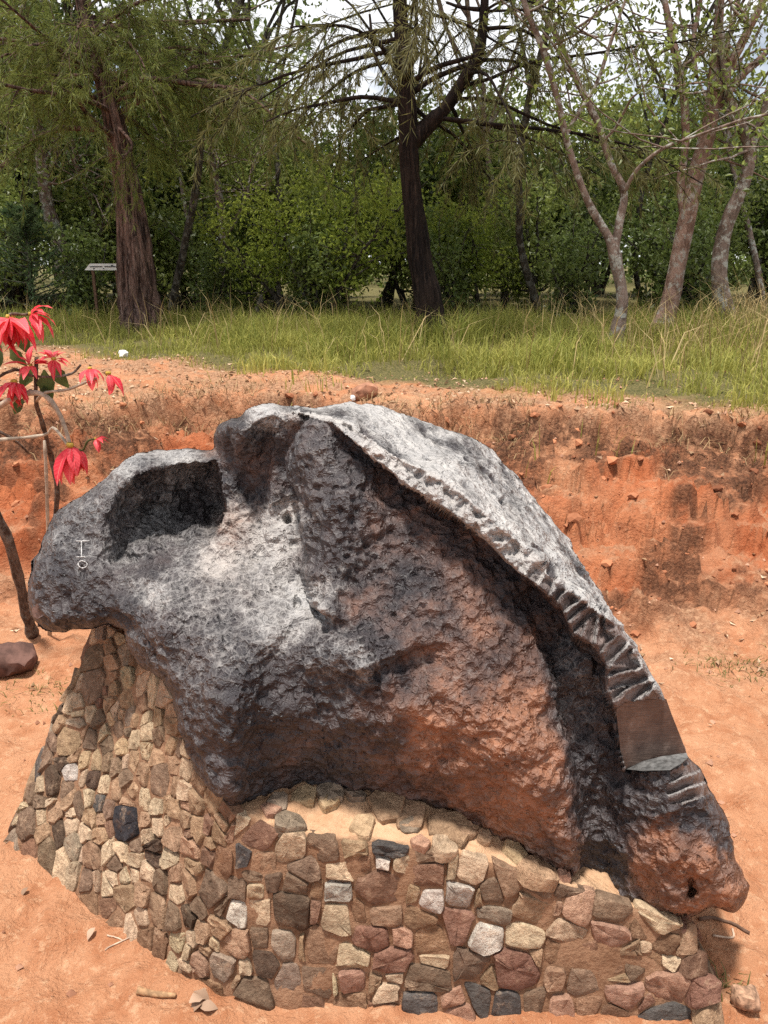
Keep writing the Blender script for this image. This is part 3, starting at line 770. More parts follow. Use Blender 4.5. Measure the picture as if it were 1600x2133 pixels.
def tps(ctrl, P, smooth=1e-3):
    C = np.array(ctrl, float); xy = C[:, :2] / 500.0; v = C[:, 2]
    n = len(C)
    def U(r2): return 0.5 * r2 * np.log(r2 + 1e-12)
    K = U(((xy[:, None] - xy[None]) ** 2).sum(-1)) + np.eye(n) * smooth
    A = np.zeros((n + 3, n + 3)); A[:n, :n] = K; A[:n, n] = 1; A[:n, n + 1:] = xy; A[n, :n] = 1; A[n + 1:, :n] = xy.T
    w = np.linalg.solve(A, np.r_[v, 0, 0, 0])
    Q = P.reshape(-1, 2) / 500.0; out = np.empty(len(Q))
    for k in range(0, len(Q), 20000):
        q = Q[k:k + 20000]
        out[k:k + 20000] = U(((q[:, None] - xy[None]) ** 2).sum(-1)) @ w[:n] + w[n] + q @ w[n + 1:]
    return out.reshape(P.shape[:-1])
FRONT = [(60, 1250, 1.96), (95, 1300, 1.90), (110, 1080, 2.08), (150, 1130, 1.99), (180, 1200, 1.92), (130, 1220, 1.92), (230, 995, 2.10), (240, 1100, 2.0), (330, 975, 2.10), (330, 945, 2.20), (440, 960, 2.10), (340, 1090, 2.02), (420, 1080, 2.0), (240, 1225, 1.89), (330, 1225, 1.83), (400, 1195, 1.85), (450, 1150, 1.92), (200, 1290, 1.86), (270, 1320, 1.74), (310, 1370, 1.70), (350, 1270, 1.72), (420, 1240, 1.76), (480, 1180, 1.85), (480, 1080, 1.97), (470, 1000, 2.02), (470, 900, 1.99), (520, 900, 1.93), (560, 900, 1.97), (540, 1000, 1.98), (590, 950, 1.93), (600, 1060, 1.88), (560, 1130, 1.85), (610, 1150, 1.80), (600, 1220, 1.72), (540, 1240, 1.71), (500, 1290, 1.64), (430, 1330, 1.62), (380, 1420, 1.60), (440, 1450, 1.51), (480, 1380, 1.54), (400, 1560, 1.58), (450, 1600, 1.52), (490, 1660, 1.50), (500, 1540, 1.47), (560, 1300, 1.58), (640, 1280, 1.58), (700, 1240, 1.60), (600, 1420, 1.50), (580, 1520, 1.50), (560, 1620, 1.56), (640, 1620, 1.60), (700, 1360, 1.48), (780, 1380, 1.48), (700, 1480, 1.50), (800, 1500, 1.48), (760, 1600, 1.55), (800, 1655, 1.60), (640, 950, 1.80), (660, 900, 1.84), (700, 960, 1.76), (680, 1050, 1.72), (680, 1150, 1.67), (720, 1240, 1.62), (760, 960, 1.77), (800, 1020, 1.76), (800, 1150, 1.68), (900, 1080, 1.72), (900, 1250, 1.60), (800, 1280, 1.58), (900, 1400, 1.53), (1000, 1150, 1.68), (1000, 1300, 1.59), (1000, 1450, 1.50), (900, 1530, 1.49), (900, 1640, 1.55), (930, 1690, 1.58), (1080, 1250, 1.63), (1080, 1400, 1.55), (1100, 1550, 1.46), (1040, 1640, 1.49), (1040, 1730, 1.545), (1150, 1650, 1.44), (1180, 1750, 1.45), (1190, 1830, 1.50), (1140, 1780, 1.51), (1160, 1330, 1.60), (1220, 1400, 1.56), (1200, 1500, 1.55), (1260, 1550, 1.53), (1240, 1680, 1.53), (1260, 1800, 1.51), (1320, 1680, 1.46), (1340, 1800, 1.44), (1400, 1700, 1.42), (1440, 1640, 1.46), (1460, 1780, 1.40), (1400, 1860, 1.42), (1500, 1850, 1.40), (1540, 1830, 1.44), (1500, 1720, 1.46), (1300, 1880, 1.48), (1240, 1860, 1.50), (1280, 1450, 1.54), (1240, 1340, 1.58), (1330, 1620, 1.46)]
RIM = [(600, 855, 2.02), (700, 868, 1.88), (760, 905, 1.80), (820, 948, 1.76), (900, 985, 1.71), (960, 1025, 1.68), (1000, 1060, 1.65), (1040, 1095, 1.63), (1080, 1128, 1.61), (1130, 1185, 1.59), (1170, 1220, 1.58), (1230, 1262, 1.57), (1285, 1300, 1.56), (1318, 1345, 1.55), (1345, 1392, 1.54), (1380, 1465, 1.53), (1408, 1540, 1.50), (1425, 1575, 1.48)]
LOWR = [(740, 925, 1.76), (800, 975, 1.72), (850, 1015, 1.69), (900, 1045, 1.665), (960, 1085, 1.64), (1010, 1125, 1.615), (1050, 1165, 1.595), (1120, 1225, 1.565), (1165, 1265, 1.545), (1190, 1320, 1.53), (1240, 1350, 1.52), (1262, 1400, 1.505), (1270, 1450, 1.49), (1290, 1530, 1.465), (1300, 1600, 1.45)]
TOPF = RIM + [(610, 845, 2.2), (690, 842, 2.22), (730, 838, 2.28), (790, 845, 2.32), (850, 862, 2.36), (910, 888, 2.38), (1000, 918, 2.40), (1050, 965, 2.38), (1110, 1035, 2.30), (1160, 1095, 2.24), (1195, 1150, 2.18), (1245, 1225, 2.06), (1300, 1310, 1.88), (1345, 1385, 1.74), (1390, 1465, 1.64), (1428, 1560, 1.56), (900, 930, 2.02), (980, 980, 1.97), (1060, 1060, 1.92), (1110, 1110, 1.87), (1170, 1180, 1.78), (800, 890, 2.02), (1230, 1240, 1.68)]
CAV = np.array([(205, 1140), (218, 1080), (250, 1020), (285, 992), (340, 972), (400, 966), (448, 962), (463, 1010), (466, 1060), (455, 1100), (430, 1138), (380, 1165), (330, 1192), (280, 1208), (240, 1212), (215, 1195), (203, 1170)], float)
CUTF = np.array([(1283, 1478), (1300, 1464), (1345, 1458), (1388, 1456), (1400, 1490), (1420, 1540), (1430, 1568), (1380, 1575), (1340, 1585), (1302, 1602), (1292, 1560), (1288, 1520)], float)
CUTB = np.array([(1302, 1602), (1340, 1585), (1380, 1575), (1430, 1568), (1434, 1578), (1418, 1592), (1396, 1604), (1340, 1606)], float)
STEP = 3.0
gx_ = np.arange(44, 1572, STEP); gy_ = np.arange(828, 1932, STEP)
PX = np.stack(np.meshgrid(gx_, gy_), -1)
ins = inside(PX, SIL)
dS, _, _, _, nearS = seg_dist(PX, SIL, True)
dil = ins.copy()
for a in (-1, 0, 1):
    for b in (-1, 0, 1):
        dil |= np.roll(np.roll(ins, a, 0), b, 1)
edge = dil & ~ins
# grid nodes within half a cell of the outline sit on it
snap = edge | (ins & (dS < STEP * 0.35))
PXs = np.where(snap[..., None], nearS, PX)
Din = np.where(snap, 0.0, np.where(ins, dS, 0.0))
Yf = tps(FRONT, PXs); Ylow = tps(LOWR, PXs); Yt = tps(TOPF, PXs, 5e-4)
base_smooth = Yf.copy()
def stepline(poly, A, decay, sharp=6.0, sgn=1, ef=50.0, ef0=None):
    d, s, pos, L, _ = seg_dist(PXs, np.array(poly, float))
    sd = d * s * sgn
    endf = sstep(0, ef0 or ef, pos) * sstep(0, ef, L - pos)
    return A * sstep(-sharp, sharp, sd) * np.exp(-np.clip(sd, 0, None) / decay) * endf
w2 = fbm(to2(PXs) / 60.0, 3, 3); w3 = fbm(to2(PXs) / 16.0, 3, 4)
PXw = PXs
# lobe in front of the shelf (low ground to its left)
Yf = Yf + stepline([(665, 830), (640, 880), (608, 920), (594, 960), (600, 1000), (618, 1030), (630, 1080), (636, 1120)], 0.085, 30, 6, 1, 60, 30)
Yf = Yf + stepline([(600, 1000), (618, 1030), (630, 1080), (636, 1120), (638, 1200), (650, 1255), (700, 1310)], 0.12, 80, 5, 1, 60, 150)
# left pillar and the gulley right of it
Yf = Yf + stepline([(505, 870), (488, 910), (490, 960), (520, 1010), (540, 1060), (545, 1120)], 0.035, 40, 8, 1)
Yf = Yf + stepline([(575, 860), (568, 900), (560, 960), (557, 1040), (552, 1130), (535, 1210)], 0.045, 45, 8, 1)
# right edge of the broad face, the dark channel beyond it
Yf = Yf + stepline([(1060, 1230), (1100, 1290), (1130, 1360), (1150, 1430), (1168, 1500), (1180, 1560), (1200, 1650), (1214, 1750), (1216, 1900)], 0.065, 100, 8, -1)
# undercuts on the left shoulder
Yf = Yf + stepline([(512, 1705), (512, 1640), (506, 1560), (514, 1490), (532, 1430), (556, 1378), (590, 1346), (640, 1322), (690, 1302), (760, 1275), (860, 1270)], 0.065, 150, 40, 1, 170, 60)
Yf = Yf + stepline([(600, 1430), (650, 1408), (740, 1412), (800, 1388), (870, 1350), (960, 1345)], 0.032, 110, 16, 1, 110)
Yf = Yf + stepline([(430, 1290), (520, 1250), (600, 1215), (640, 1180)], 0.02, 40, 14, 1)
# rust face shelf
Yf = Yf + stepline([(700, 1520), (800, 1500), (900, 1490), (1000, 1530), (1080, 1560)], 0.018, 70, 34, 1, 120)
# right nose: brow above the rusty knob
Yf = Yf + stepline([(1340, 1760), (1365, 1715), (1400, 1695), (1450, 1690), (1500, 1700)], 0.016, 50, 8, 1)
Yf = Yf + 0.05 * np.exp(-(((PXs[..., 0] - 1440) / 9) ** 2 + ((PXs[..., 1] - 1850) / 26) ** 2))
# chin left of the neck
Yf = Yf + stepline([(200, 1260), (260, 1285), (330, 1340), (355, 1400)], 0.03, 40, 10, 1)
# open cavity
dC, _, _, _, _ = seg_dist(PXs, CAV, True)
inC = inside(PXs, CAV); dCs = np.where(inC, dC, -dC)
topb = sstep(1215, 990, PXs[..., 1]); rgt = np.clip((PXs[..., 0] - 200) / 265, 0, 1)
floor_ = sstep(0, 1, np.clip((1215 - PXs[..., 1] - 0.0 * PXs[..., 0]) / 240, 0, 1))
cav = np.clip(dCs / 70, 0, 1); cav_s = sstep(0, 1, cav); cav = np.sqrt(1 - (1 - cav) ** 2); wk = np.clip(topb * 1.2 * (0.35 + 0.65 * rgt), 0, 1); cav = cav * wk + cav_s * (1 - wk)
Yf = Yf + np.where(inC, cav * (0.09 + 0.13 * rgt * topb + 0.05 * topb), 0)
Yf = Yf + np.where(inC, (0.05 * w2 + 0.016 * w3) * cav, 0)
Yf = Yf + np.where(inC, 0.13 * np.exp(-(((PXs[..., 0] - 447) / 26) ** 2 + ((PXs[..., 1] - 1075 + 0.6 * (PXs[..., 0] - 447)) / 46) ** 2)), 0)
# round the outline over
R0 = 34.0
rr = np.clip(Din / R0, 0, 1)
round_ = 1 - np.sqrt(np.clip(1 - (1 - rr) ** 2, 0, 1))
Yf = Yf + 0.12 * round_
# rim band (broken edge) and the pitted top face
dR, sR, pR, LR, _ = seg_dist(PXs, RL); dU, sU, pU, LU, _ = seg_dist(PXs, UL)
BAND = np.vstack([RL, [(1330, 1600)], UL[::-1]])
TOPP = np.vstack([UL, [(1600, 1585)], [(1600, 760)], [(560, 760)]])
inB = inside(PXs, BAND); inT = inside(PXs, TOPP)
below = (~inB) & (~inT)
hang = np.exp(-dR / 55.0) * sstep(0, 60, pR) * np.where(below, 1, 0)
Yface = Yf + 0.042 * hang * sstep(0, 10, dR)
nb_ = 0
fr = dR / np.maximum(dR + dU, 1e-6)
rim_on = tps(RIM, PXs)
Yband = Ylow * (1 - fr) + np.minimum(rim_on, Ylow + 0.12) * fr
# broken facets: irregular steps across the band
kn = np.r_[np.cumsum(np.r_[0, np.random.default_rng(17).uniform(12, 46, 18)]), [556, 588, 612, 636, 652, 684, 700, 732, 748, 782, 798, 829, 852, 884, 930, 990, 1100, 1400, 1800]]
kn = np.sort(kn); kn = kn[np.r_[True, np.diff(kn) > 6]]
sk = pR + 22 * fr * sstep(400, 760, pR) + (20 * w2 + 6 * w3) * sstep(640, 480, pR) + 5 * w2 + 1.5 * w3
ki = np.clip(np.searchsorted(kn, sk, side='right') - 1, 0, len(kn) - 2)
fl = (sk - kn[ki]) / (kn[ki + 1] - kn[ki])
amp = 0.006 + 0.024 * sstep(440, 640, pR)
jit = np.random.default_rng(8).uniform(-1, 1, len(kn))[ki]
saw = np.where(fl < 0.70, fl / 0.70, (1 - fl) / 0.30) - 0.5
facet = amp * (1.0 * saw + 0.45 * jit)
Yband = Yband + facet * sstep(0, 0.15, fr) + (0.016 * w3 + 0.016 * w2) * sstep(640, 440, pR)
sdR = np.where(inB | inT, dR, -dR); sdU = np.where(inT, dU, -dU)
wR = sstep(-4, 5, sdR); wT = sstep(-8, 9, sdU)
Yfb = Yface * (1 - wR) + Yband * wR
Yc = Yfb * (1 - wT) + (Yt + 0.025 * round_) * wT
# a few more broken steps below the notch
B2 = np.array([(1396, 1606), (1440, 1588), (1472, 1616), (1486, 1650), (1450, 1668), (1392, 1676), (1390, 1640)], float)
in2 = inside(PXs, B2)
f2_ = ((PXs[..., 1] + 0.28 * (PXs[..., 0] - 1430) + 4 * w2) % 27.0) / 27.0
saw2 = np.where(f2_ < 0.75, f2_ / 0.75, (1 - f2_) / 0.25)
Yc = np.where(in2, Yc + 0.022 * (saw2 - 0.3), Yc)
# sawn notch
inF = inside(PXs, CUTF); inBt = inside(PXs, CUTB)
Yc = np.where(inF, 1.557 - (PXs[..., 1] - 1530) * 0.00004 + (PXs[..., 0] - 1350) * 0.00010, Yc)
tb = np.clip((PXs[..., 1] - np.interp(PXs[..., 0], [1302, 1340, 1380, 1430, 1450], [1602, 1585, 1575, 1568, 1576])) / 26.0, 0, 1)
Yc = np.where(inBt, 1.565 - 0.075 * tb, Yc)
cutm = (inF | inBt)
# body behind
th = np.sqrt(np.clip(1 - (1 - np.clip(Din / 330.0, 0, 1)) ** 2, 0, 1))
tanp = -(-ST + (PH / 2 - PXs[..., 1]) / FPX * CT) / (CT + (PH / 2 - PXs[..., 1]) / FPX * ST)
Yb = np.maximum(base_smooth + 0.75 * th, Yc + 0.30 * th)
Yb = np.minimum(Yb, np.maximum((EYE - 0.24) / np.maximum(tanp, 0.05), Yc + 0.10 * th))
Yb = np.where(snap, Yc, np.maximum(Yb, Yc + 0.012))
PF = pix(PXs[..., 0], PXs[..., 1], Yc); PB = pix(PXs[..., 0], PXs[..., 1], Yb)
# relief along the normal: broad waves, thumbprint pits, fine roughness
def grid_normals(P):
    du = np.gradient(P, axis=1); dv = np.gradient(P, axis=0)
    n = np.cross(du, dv); n /= np.linalg.norm(n, axis=-1, keepdims=True) + 1e-9
    return n
Nf = grid_normals(PF)
if np.mean(Nf[ins][:, 1]) > 0:
    Nf = -Nf
sm = Nf.copy()
for _ in range(3):
    sm = (sm + np.roll(sm, 1, 0) + np.roll(sm, -1, 0) + np.roll(sm, 1, 1) + np.roll(sm, -1, 1)) / 5
Nf = sm / (np.linalg.norm(sm, axis=-1, keepdims=True) + 1e-9)
q = PF + 0.02 * np.stack([fbm(PF * 9, 2, 50), fbm(PF * 9, 2, 51), fbm(PF * 9, 2, 52)], -1)
f1, f2 = worley(q * 36, 60); g1, g2 = worley(q * np.array([24, 11, 24]), 64); h1, h2 = worley(q * 60, 68)
pits = -np.clip(0.55 - f1, 0, 1); tp = -np.clip(0.42 - g1, 0, 1)
pitz = np.exp(-(((PXs[..., 0] - 720) / 90) ** 2 + ((PXs[..., 1] - 1060) / 130) ** 2))
pitm = 0.35 + 0.9 * pitz + 0.5 * sstep(0.1, 0.6, fbm(PF * 3.2, 2, 55))
disp = 0.012 * fbm(PF * 6, 3, 53) + 0.024 * pits * pitm + 0.0085 * fbm(PF * 24, 4, 54, 0.6) - 0.010 * np.clip(0.5 - h1, 0, 1) * sstep(-0.3, 0.4, fbm(PF * 5, 2, 73))
dtop = 0.012 * fbm(PF * 5, 3, 56) + 0.075 * tp * sstep(-0.45, 0.25, fbm(PF * 4, 2, 57)) + 0.007 * fbm(PF * np.array([26, 14, 26]), 4, 58, 0.6)
disp = np.where(inT, dtop, np.where(inB, 0.0035 * fbm(PF * 22, 3, 59) * sstep(760, 500, pR), disp)) * np.where(cutm, 0.0, 1.0)
disp = np.where(in2, 0.15 * disp, disp) * sstep(0, 13, Din)
# drilled holes
for (hx, hy, hr, hd) in ((598, 1078, 9, 0.05), (620, 1253, 8, 0.02), (337, 1262, 7, 0.02), (1045, 1048, 8, 0.03)):
    disp = disp - hd * np.exp(-(((PXs[..., 0] - hx) / hr) ** 2 + ((PXs[..., 1] - hy) / hr) ** 2) ** 2)
PF = PF + Nf * disp[..., None]
PB = np.where(snap[..., None], PF, PB + np.stack([PB[..., 0] * 0, 0.02 * fbm(PB * 8, 3, 61), PB[..., 0] * 0], -1))
# crust colour, shaded hollows and lit tops painted in: rust, pale dust, fresh fracture
PAT = [(120, 1200, 0, .40), (100, 1290, .1, .12), (160, 1120, 0, .62), (200, 1040, 0, .6), (260, 960, 0, .95), (380, 950, 0, .85), (340, 1080, 0, .72), (420, 1050, 0, .4), (260, 1150, 0, .62), (310, 1020, 0, .5), (380, 1140, 0, .6), (475, 930, .3, .5), (540, 930, .25, .5), (330, 1180, .1, .35), (330, 1240, .1, .85), (250, 1270, 0, .35), (450, 1170, .25, .92), (480, 1080, .45, .75), (560, 1150, .1, 1.0), (600, 1080, .1, .95), (500, 900, .15, .40), (520, 1000, .4, .35), (580, 950, .2, .2), (540, 860, 0, .95), (650, 1000, .1, .40), (700, 1020, .1, .5), (740, 900, .2, .45), (680, 1150, .1, .35), (800, 1050, .32, .15), (900, 1100, .33, .06), (850, 1250, .3, .25), (950, 1250, .35, .15), (1000, 1180, .3, .08), (800, 1330, .2, .35), (750, 1250, .4, .45), (620, 1250, 0, .95), (700, 1230, .1, .8), (560, 1300, .05, .8), (480, 1350, .1, .6), (400, 1350, .1, .42), (300, 1330, .05, .5), (300, 1380, .05, .3), (420, 1450, .05, .5), (600, 1400, 0, .32), (570, 1500, 0, .2), (500, 1600, .1, .15), (490, 1670, .2, .05), (430, 1560, .05, .28), (455, 1640, .1, .08), (400, 1500, .05, .35), (530, 1450, 0, .3), (360, 1300, .05, .55), (600, 1600, .3, .22), (650, 1630, 0, .3), (750, 1380, 0, .8), (680, 1370, 0, .55), (800, 1450, .4, .4), (900, 1400, .42, .42), (1000, 1400, .5, .45), (900, 1520, .7, .2), (1000, 1560, .9, .3), (1100, 1600, 1.1, .3), (1150, 1700, .9, .4), (1000, 1650, .7, .1), (1180, 1790, .6, .55), (850, 1620, .4, .15), (1100, 1480, .9, .28), (1080, 1350, .55, .25), (1110, 1270, .25, .15), (1200, 1380, .05, .55), (1190, 1450, 0, .45), (1240, 1480, .05, .42), (1230, 1600, 0, .12), (1250, 1700, 0, .25), (1260, 1800, 0, .12), (1380, 1660, 0, .42), (1350, 1620, 0, .45), (1400, 1750, 1.0, .25), (1450, 1800, 1.1, .35), (1350, 1850, .9, .2), (1500, 1850, 1.0, .35), (1470, 1680, .1, .25), (1290, 1860, .1, .12), (1510, 1720, 0, .25)]  # last column also paints the undercut's shade and lightens the cavity
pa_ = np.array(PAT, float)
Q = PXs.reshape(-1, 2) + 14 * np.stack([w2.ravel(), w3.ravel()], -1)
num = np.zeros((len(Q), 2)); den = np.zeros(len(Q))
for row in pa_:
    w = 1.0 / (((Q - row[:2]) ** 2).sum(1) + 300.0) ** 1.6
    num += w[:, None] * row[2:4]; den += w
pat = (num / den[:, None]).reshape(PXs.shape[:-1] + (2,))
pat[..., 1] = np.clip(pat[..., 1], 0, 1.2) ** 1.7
rust_ = np.where(inT, 0.02, np.where(inB, 0.1, pat[..., 0])); dust_light_ = np.where(inT, 0.78, np.where(inB, 0.5, pat[..., 1]))
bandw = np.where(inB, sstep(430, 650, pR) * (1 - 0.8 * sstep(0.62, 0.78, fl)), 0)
dust_light_ = np.where(inB, 0.90 - 0.80 * sstep(430, 650, pR) + 0.50 * sstep(0.62, 0.78, fl) + 0.45 * sstep(0.6, 0.95, fr), dust_light_)  # facet ledges and rim top painted paler, as if catching light
dust_light_ = dust_light_ + np.where(inT, 4.0 * tp * sstep(-0.45, 0.25, fbm(PF * 4, 2, 57)) + 0.45 * fbm(PF * np.array([9, 4, 9]), 4, 71, 0.65) + 0.25 * fbm(PF * 3, 2, 74), np.where(inB, 0, 0.55 * pits * pitm + 0.16 * fbm(PF * 7, 3, 72)))
dust_light_ = np.where(in2, 0.25 + 0.5 * sstep(0.72, 0.85, f2_), dust_light_); bandw = np.where(in2, 0.9 - 0.6 * sstep(0.72, 0.85, f2_), bandw)
col = np.stack([rust_, dust_light_, bandw], -1)
used = ins | snap
idf = -np.ones(used.shape, int); idf[used] = np.arange(used.sum())
idb = idf.copy(); inner = used & ~snap
idb[inner] = used.sum() + np.arange(inner.sum())
cellok = used[:-1, :-1] & used[1:, :-1] & used[:-1, 1:] & used[1:, 1:]
def quads(ID, ok, flip):
    q = np.stack([ID[:-1, :-1], ID[1:, :-1], ID[1:, 1:], ID[:-1, 1:]], -1)[ok]
    return q[:, ::-1] if flip else q
def tris(ID, flip):
    c4 = np.stack([ID[:-1, :-1], ID[1:, :-1], ID[1:, 1:], ID[:-1, 1:]], -1)
    ok = (c4 >= 0).sum(-1) == 3
    c4 = c4[ok]
    return np.array([[q for q in row if q >= 0][::(-1 if flip else 1)] for row in c4], int).reshape(-1, 3)
allsnap = snap[:-1, :-1] & snap[1:, :-1] & snap[:-1, 1:] & snap[1:, 1:]
cutcell = cellok & (cutm[:-1, :-1] & cutm[1:, :-1] & cutm[:-1, 1:] & cutm[1:, 1:])
Qf = quads(idf, cellok, False); Qb = quads(idb, cellok & ~allsnap, True); Qc = quads(idf, cutcell, False)
Vall = np.vstack([PF[used], PB[inner]])
colb = np.tile(np.array([[0.3, 0.4, 0.0]]), (inner.sum(), 1))
M_iron = mat_meteorite()
meteor = obj('meteorite', None, loc=tuple(pix(800, 1650, 1.75)))
tag(meteor, 'huge dark pitted iron meteorite with rust-brown face and pale crust on a stone pedestal', 'meteorite')
mo = child('body', mesh('meteorite_body', Vall, [np.vstack([Qf, Qb]), np.vstack([tris(idf, False), tris(idb, True)])], M_iron, True, {'patina_light': np.vstack([col[used], colb])}), meteor)
def facet_me(name, poly, Yv, mat):
    pts = pix(poly[:, 0], poly[:, 1], Yv)
    return mesh(name, pts, np.arange(len(poly))[None, ::-1], mat, False)
yF = 1.545 - (CUTF[:, 1] - 1530) * 0.00004 + (CUTF[:, 0] - 1350) * 0.00010
tbp = np.clip((CUTB[:, 1] - np.interp(CUTB[:, 0], [1302, 1340, 1380, 1430, 1450], [1602, 1585, 1575, 1568, 1576])) / 26.0, 0, 1)
co_ = child('cut_face', facet_me('cut_face', CUTF, yF - 0.006, mat_cut()), meteor)
bandcell = ((inB[:-1, :-1] & inB[1:, 1:] & (pR[:-1, :-1] > 420)) | in2[:-1, :-1])[cellok]
sm_ = np.ones(len(mo.data.polygons), bool); sm_[:len(Qf)][bandcell] = False
if len(sm_) == len(Qf) + len(Qb) + len(tris(idf, False)) + len(tris(idb, True)):
    mo.data.polygons.foreach_set('use_smooth', sm_)
cl_o = child('cut_ledge', facet_me('cut_ledge', CUTB, 1.545 - 0.075 * tbp - 0.010, mat_plain('sky_sheen_sawn_iron', (0.11, 0.108, 0.105), 0.38, 0.5, 60)), meteor)  # same iron; its sky reflection painted in as flat grey
cl_o['label'] = 'pale grey flat floor of the sawn notch'
co_['label'] = 'smooth brown sawn notch in the broken edge'
# chalk mark and the sawn tip on the left end
def on_body(px, py):
    k = np.argmin((PXs[..., 0] - px) ** 2 + (PXs[..., 1] - py) ** 2)
    return PF.reshape(-1, 3)[k], Nf.reshape(-1, 3)[k]
M_chalk = mat_plain('white_paint', (0.42, 0.41, 0.40), 0.9, 0.6, 260)
mb = MB()
def stroke(pts, w):
    pts = resample(pts, max(4, 3 * len(pts)))
    L = []; 
    P3 = []
    for (x, y) in pts:
        p, n = on_body(x, y); P3.append(np.append(pix(x, y, p[1] - 0.005), 0)[:3])
    P3 = np.array(P3)
    for _ in range(3):
        P3[1:-1] = (P3[:-2] + 2 * P3[1:-1] + P3[2:]) / 4
    mb.tube(P3, w * (1 + 0.5 * np.sin(np.arange(len(P3)) * 2.7) * np.cos(np.arange(len(P3)) * 1.3)), 5)
stroke([(158, 1127), (170, 1127), (187, 1126)], 0.0013)
stroke([(170, 1127), (170, 1143), (170, 1160)], 0.0016)
stroke([(158, 1160), (170, 1160), (178, 1160)], 0.0012)
stroke([(170, 1168), (180, 1171), (182, 1178), (174, 1184), (164, 1180), (163, 1172), (170, 1168)], 0.0014)
mk = child('painted_mark', mb.me('painted_mark', M_chalk), meteor)
mk['label'] = 'small white painted letter mark'

TIP = np.array([(66, 1268), (78, 1257), (97, 1258), (101, 1268), (94, 1281), (78, 1289), (69, 1284)], float)
yt_ = float(np.mean([on_body(*q)[0][1] for q in TIP]))
tip_ = child('cut_tip', facet_me('cut_tip', TIP, np.array([on_body(*q)[0][1] for q in TIP]) * 0.4 + yt_ * 0.6 - 0.012, mat_plain('worn_iron', (0.15, 0.105, 0.095), 0.5, 0.35, 60)), meteor)
tip_['label'] = 'small sawn-off disc at the left tip'
# ------------------------------------------------------------------ trees
RG = np.random.default_rng(11)
def unit(v):
    return v / (np.linalg.norm(v, axis=-1, keepdims=True) + 1e-9)
def leaf_quads(C, D, L, W, rng, fold=0.25):
    """rhombic leaves: centres, directions, lengths, widths"""
    n = len(C)
    D = unit(D); N = unit(np.cross(D, rng.normal(size=(n, 3)))); S_ = np.cross(N, D)
    L = np.broadcast_to(L, (n,))[:, None]; W = np.broadcast_to(W, (n,))[:, None]
    a = C - D * L * 0.5; t = C + D * L * 0.5 - N * L * fold * 0.4
    m_ = C + N * L * fold * 0.1 - D * L * 0.06
    V = np.stack([a, m_ + S_ * W * 0.5 + N * W * fold, t, m_ - S_ * W * 0.5 + N * W * fold], 1).reshape(-1, 3)
    k = np.arange(n)[:, None] * 4
    return V, np.concatenate([k + np.array([[0, 1, 2]]), k + np.array([[0, 2, 3]])])
def leaf_mesh(name, C, D, L, W, mat, rng, fold=0.25, rnd=None):
    V, T = leaf_quads(C, D, L, W, rng, fold)
    r = rng.random(len(C)) if rnd is None else rnd
    return mesh(name, V, T, mat, False, {'rnd': np.repeat(r, 4)})
def wander(p, d, length, rng, k=8, wob=0.25, grav=0.0):
    P = [np.array(p, float)]; d = unit(np.array(d, float))
    for _ in range(k):
        d = unit(d + rng.normal(0, wob, 3) * 0.5 + np.array([0, 0, -grav]))
        P.append(P[-1] + d * length / k)
    return np.array(P)

M_pinebark = mat_bark('fibrous_red_bark', (0.022, 0.012, 0.010), (0.19, 0.115, 0.092), (0.52, 0.39, 0.33), 10, 26)
M_darkbark = mat_bark('dark_bark', (0.007, 0.005, 0.005), (0.030, 0.020, 0.016), (0.10, 0.066, 0.05), 7, 15)
M_greybark = mat_bark('lichen_bark', (0.10, 0.070, 0.055), (0.24, 0.175, 0.145), (0.33, 0.26, 0.22), 2, 12, lich=0.8, bump=0.5)
M_pinkbark = mat_bark('pinkish_bark', (0.13, 0.075, 0.055), (0.30, 0.19, 0.15), (0.38, 0.27, 0.22), 2, 12, lich=0.55, bump=0.5)
M_stembark = mat_bark('thicket_bark', (0.020, 0.017, 0.013), (0.075, 0.062, 0.05), (0.16, 0.14, 0.12), 4, 14, lich=0.25)
M_needle = mat_leaf('needles_green', (0.05, 0.072, 0.018), (0.26, 0.3, 0.075), 0.30)
M_needle2 = mat_leaf('needles_brownish', (0.05, 0.05, 0.02), (0.21, 0.2, 0.075), 0.25)
M_leafd = mat_leaf('leaves_dark', (0.024, 0.045, 0.011), (0.19, 0.25, 0.065), 0.25, 0.42, 0.45)
M_leafm = mat_leaf('leaves_mid', (0.045, 0.075, 0.015), (0.32, 0.38, 0.1), 0.30, 0.42, 0.45)
M_leafb = mat_leaf('leaves_bright', (0.07, 0.115, 0.016), (0.36, 0.42, 0.075), 0.38)
M_fir = mat_leaf('fir_green', (0.0280, 0.0560, 0.0252), (0.0840, 0.1470, 0.0630), 0.25)

def px_path(pts, Y, k, dy=0.0):
    p = resample(np.array(pts, float), k)
    f = np.linspace(0, 1, k)
    P = pix(p[:, 0], p[:, 1], Y + dy * f)
    dep = np.linalg.norm(P - np.array([0, 0, EYE]), axis=1)
    return P, np.clip(p[:, 2], 1.5, None) / 2 / FPX * (P[:, 1] * CT - (P[:, 2] - EYE) * ST)
def needle_spray(mbC, path, rng, n, ln, spread=0.9, grav=0.35):
    """needles along a twig"""
    t = rng.random(n) ** 0.8 * (len(path) - 1.001)
    i = t.astype(int); f = (t - i)[:, None]
    P = path[i] * (1 - f) + path[i + 1] * f
    d = unit(path[i + 1] - path[i] + 1e-6)
    D = unit(d + rng.normal(0, spread * 0.6, (n, 3)) + np.array([0, 0, -grav]))
    L = rng.uniform(0.6, 1.2, n) * ln
    mbC[0].append(P + D * L[:, None] * 0.5); mbC[1].append(D); mbC[2].append(L)
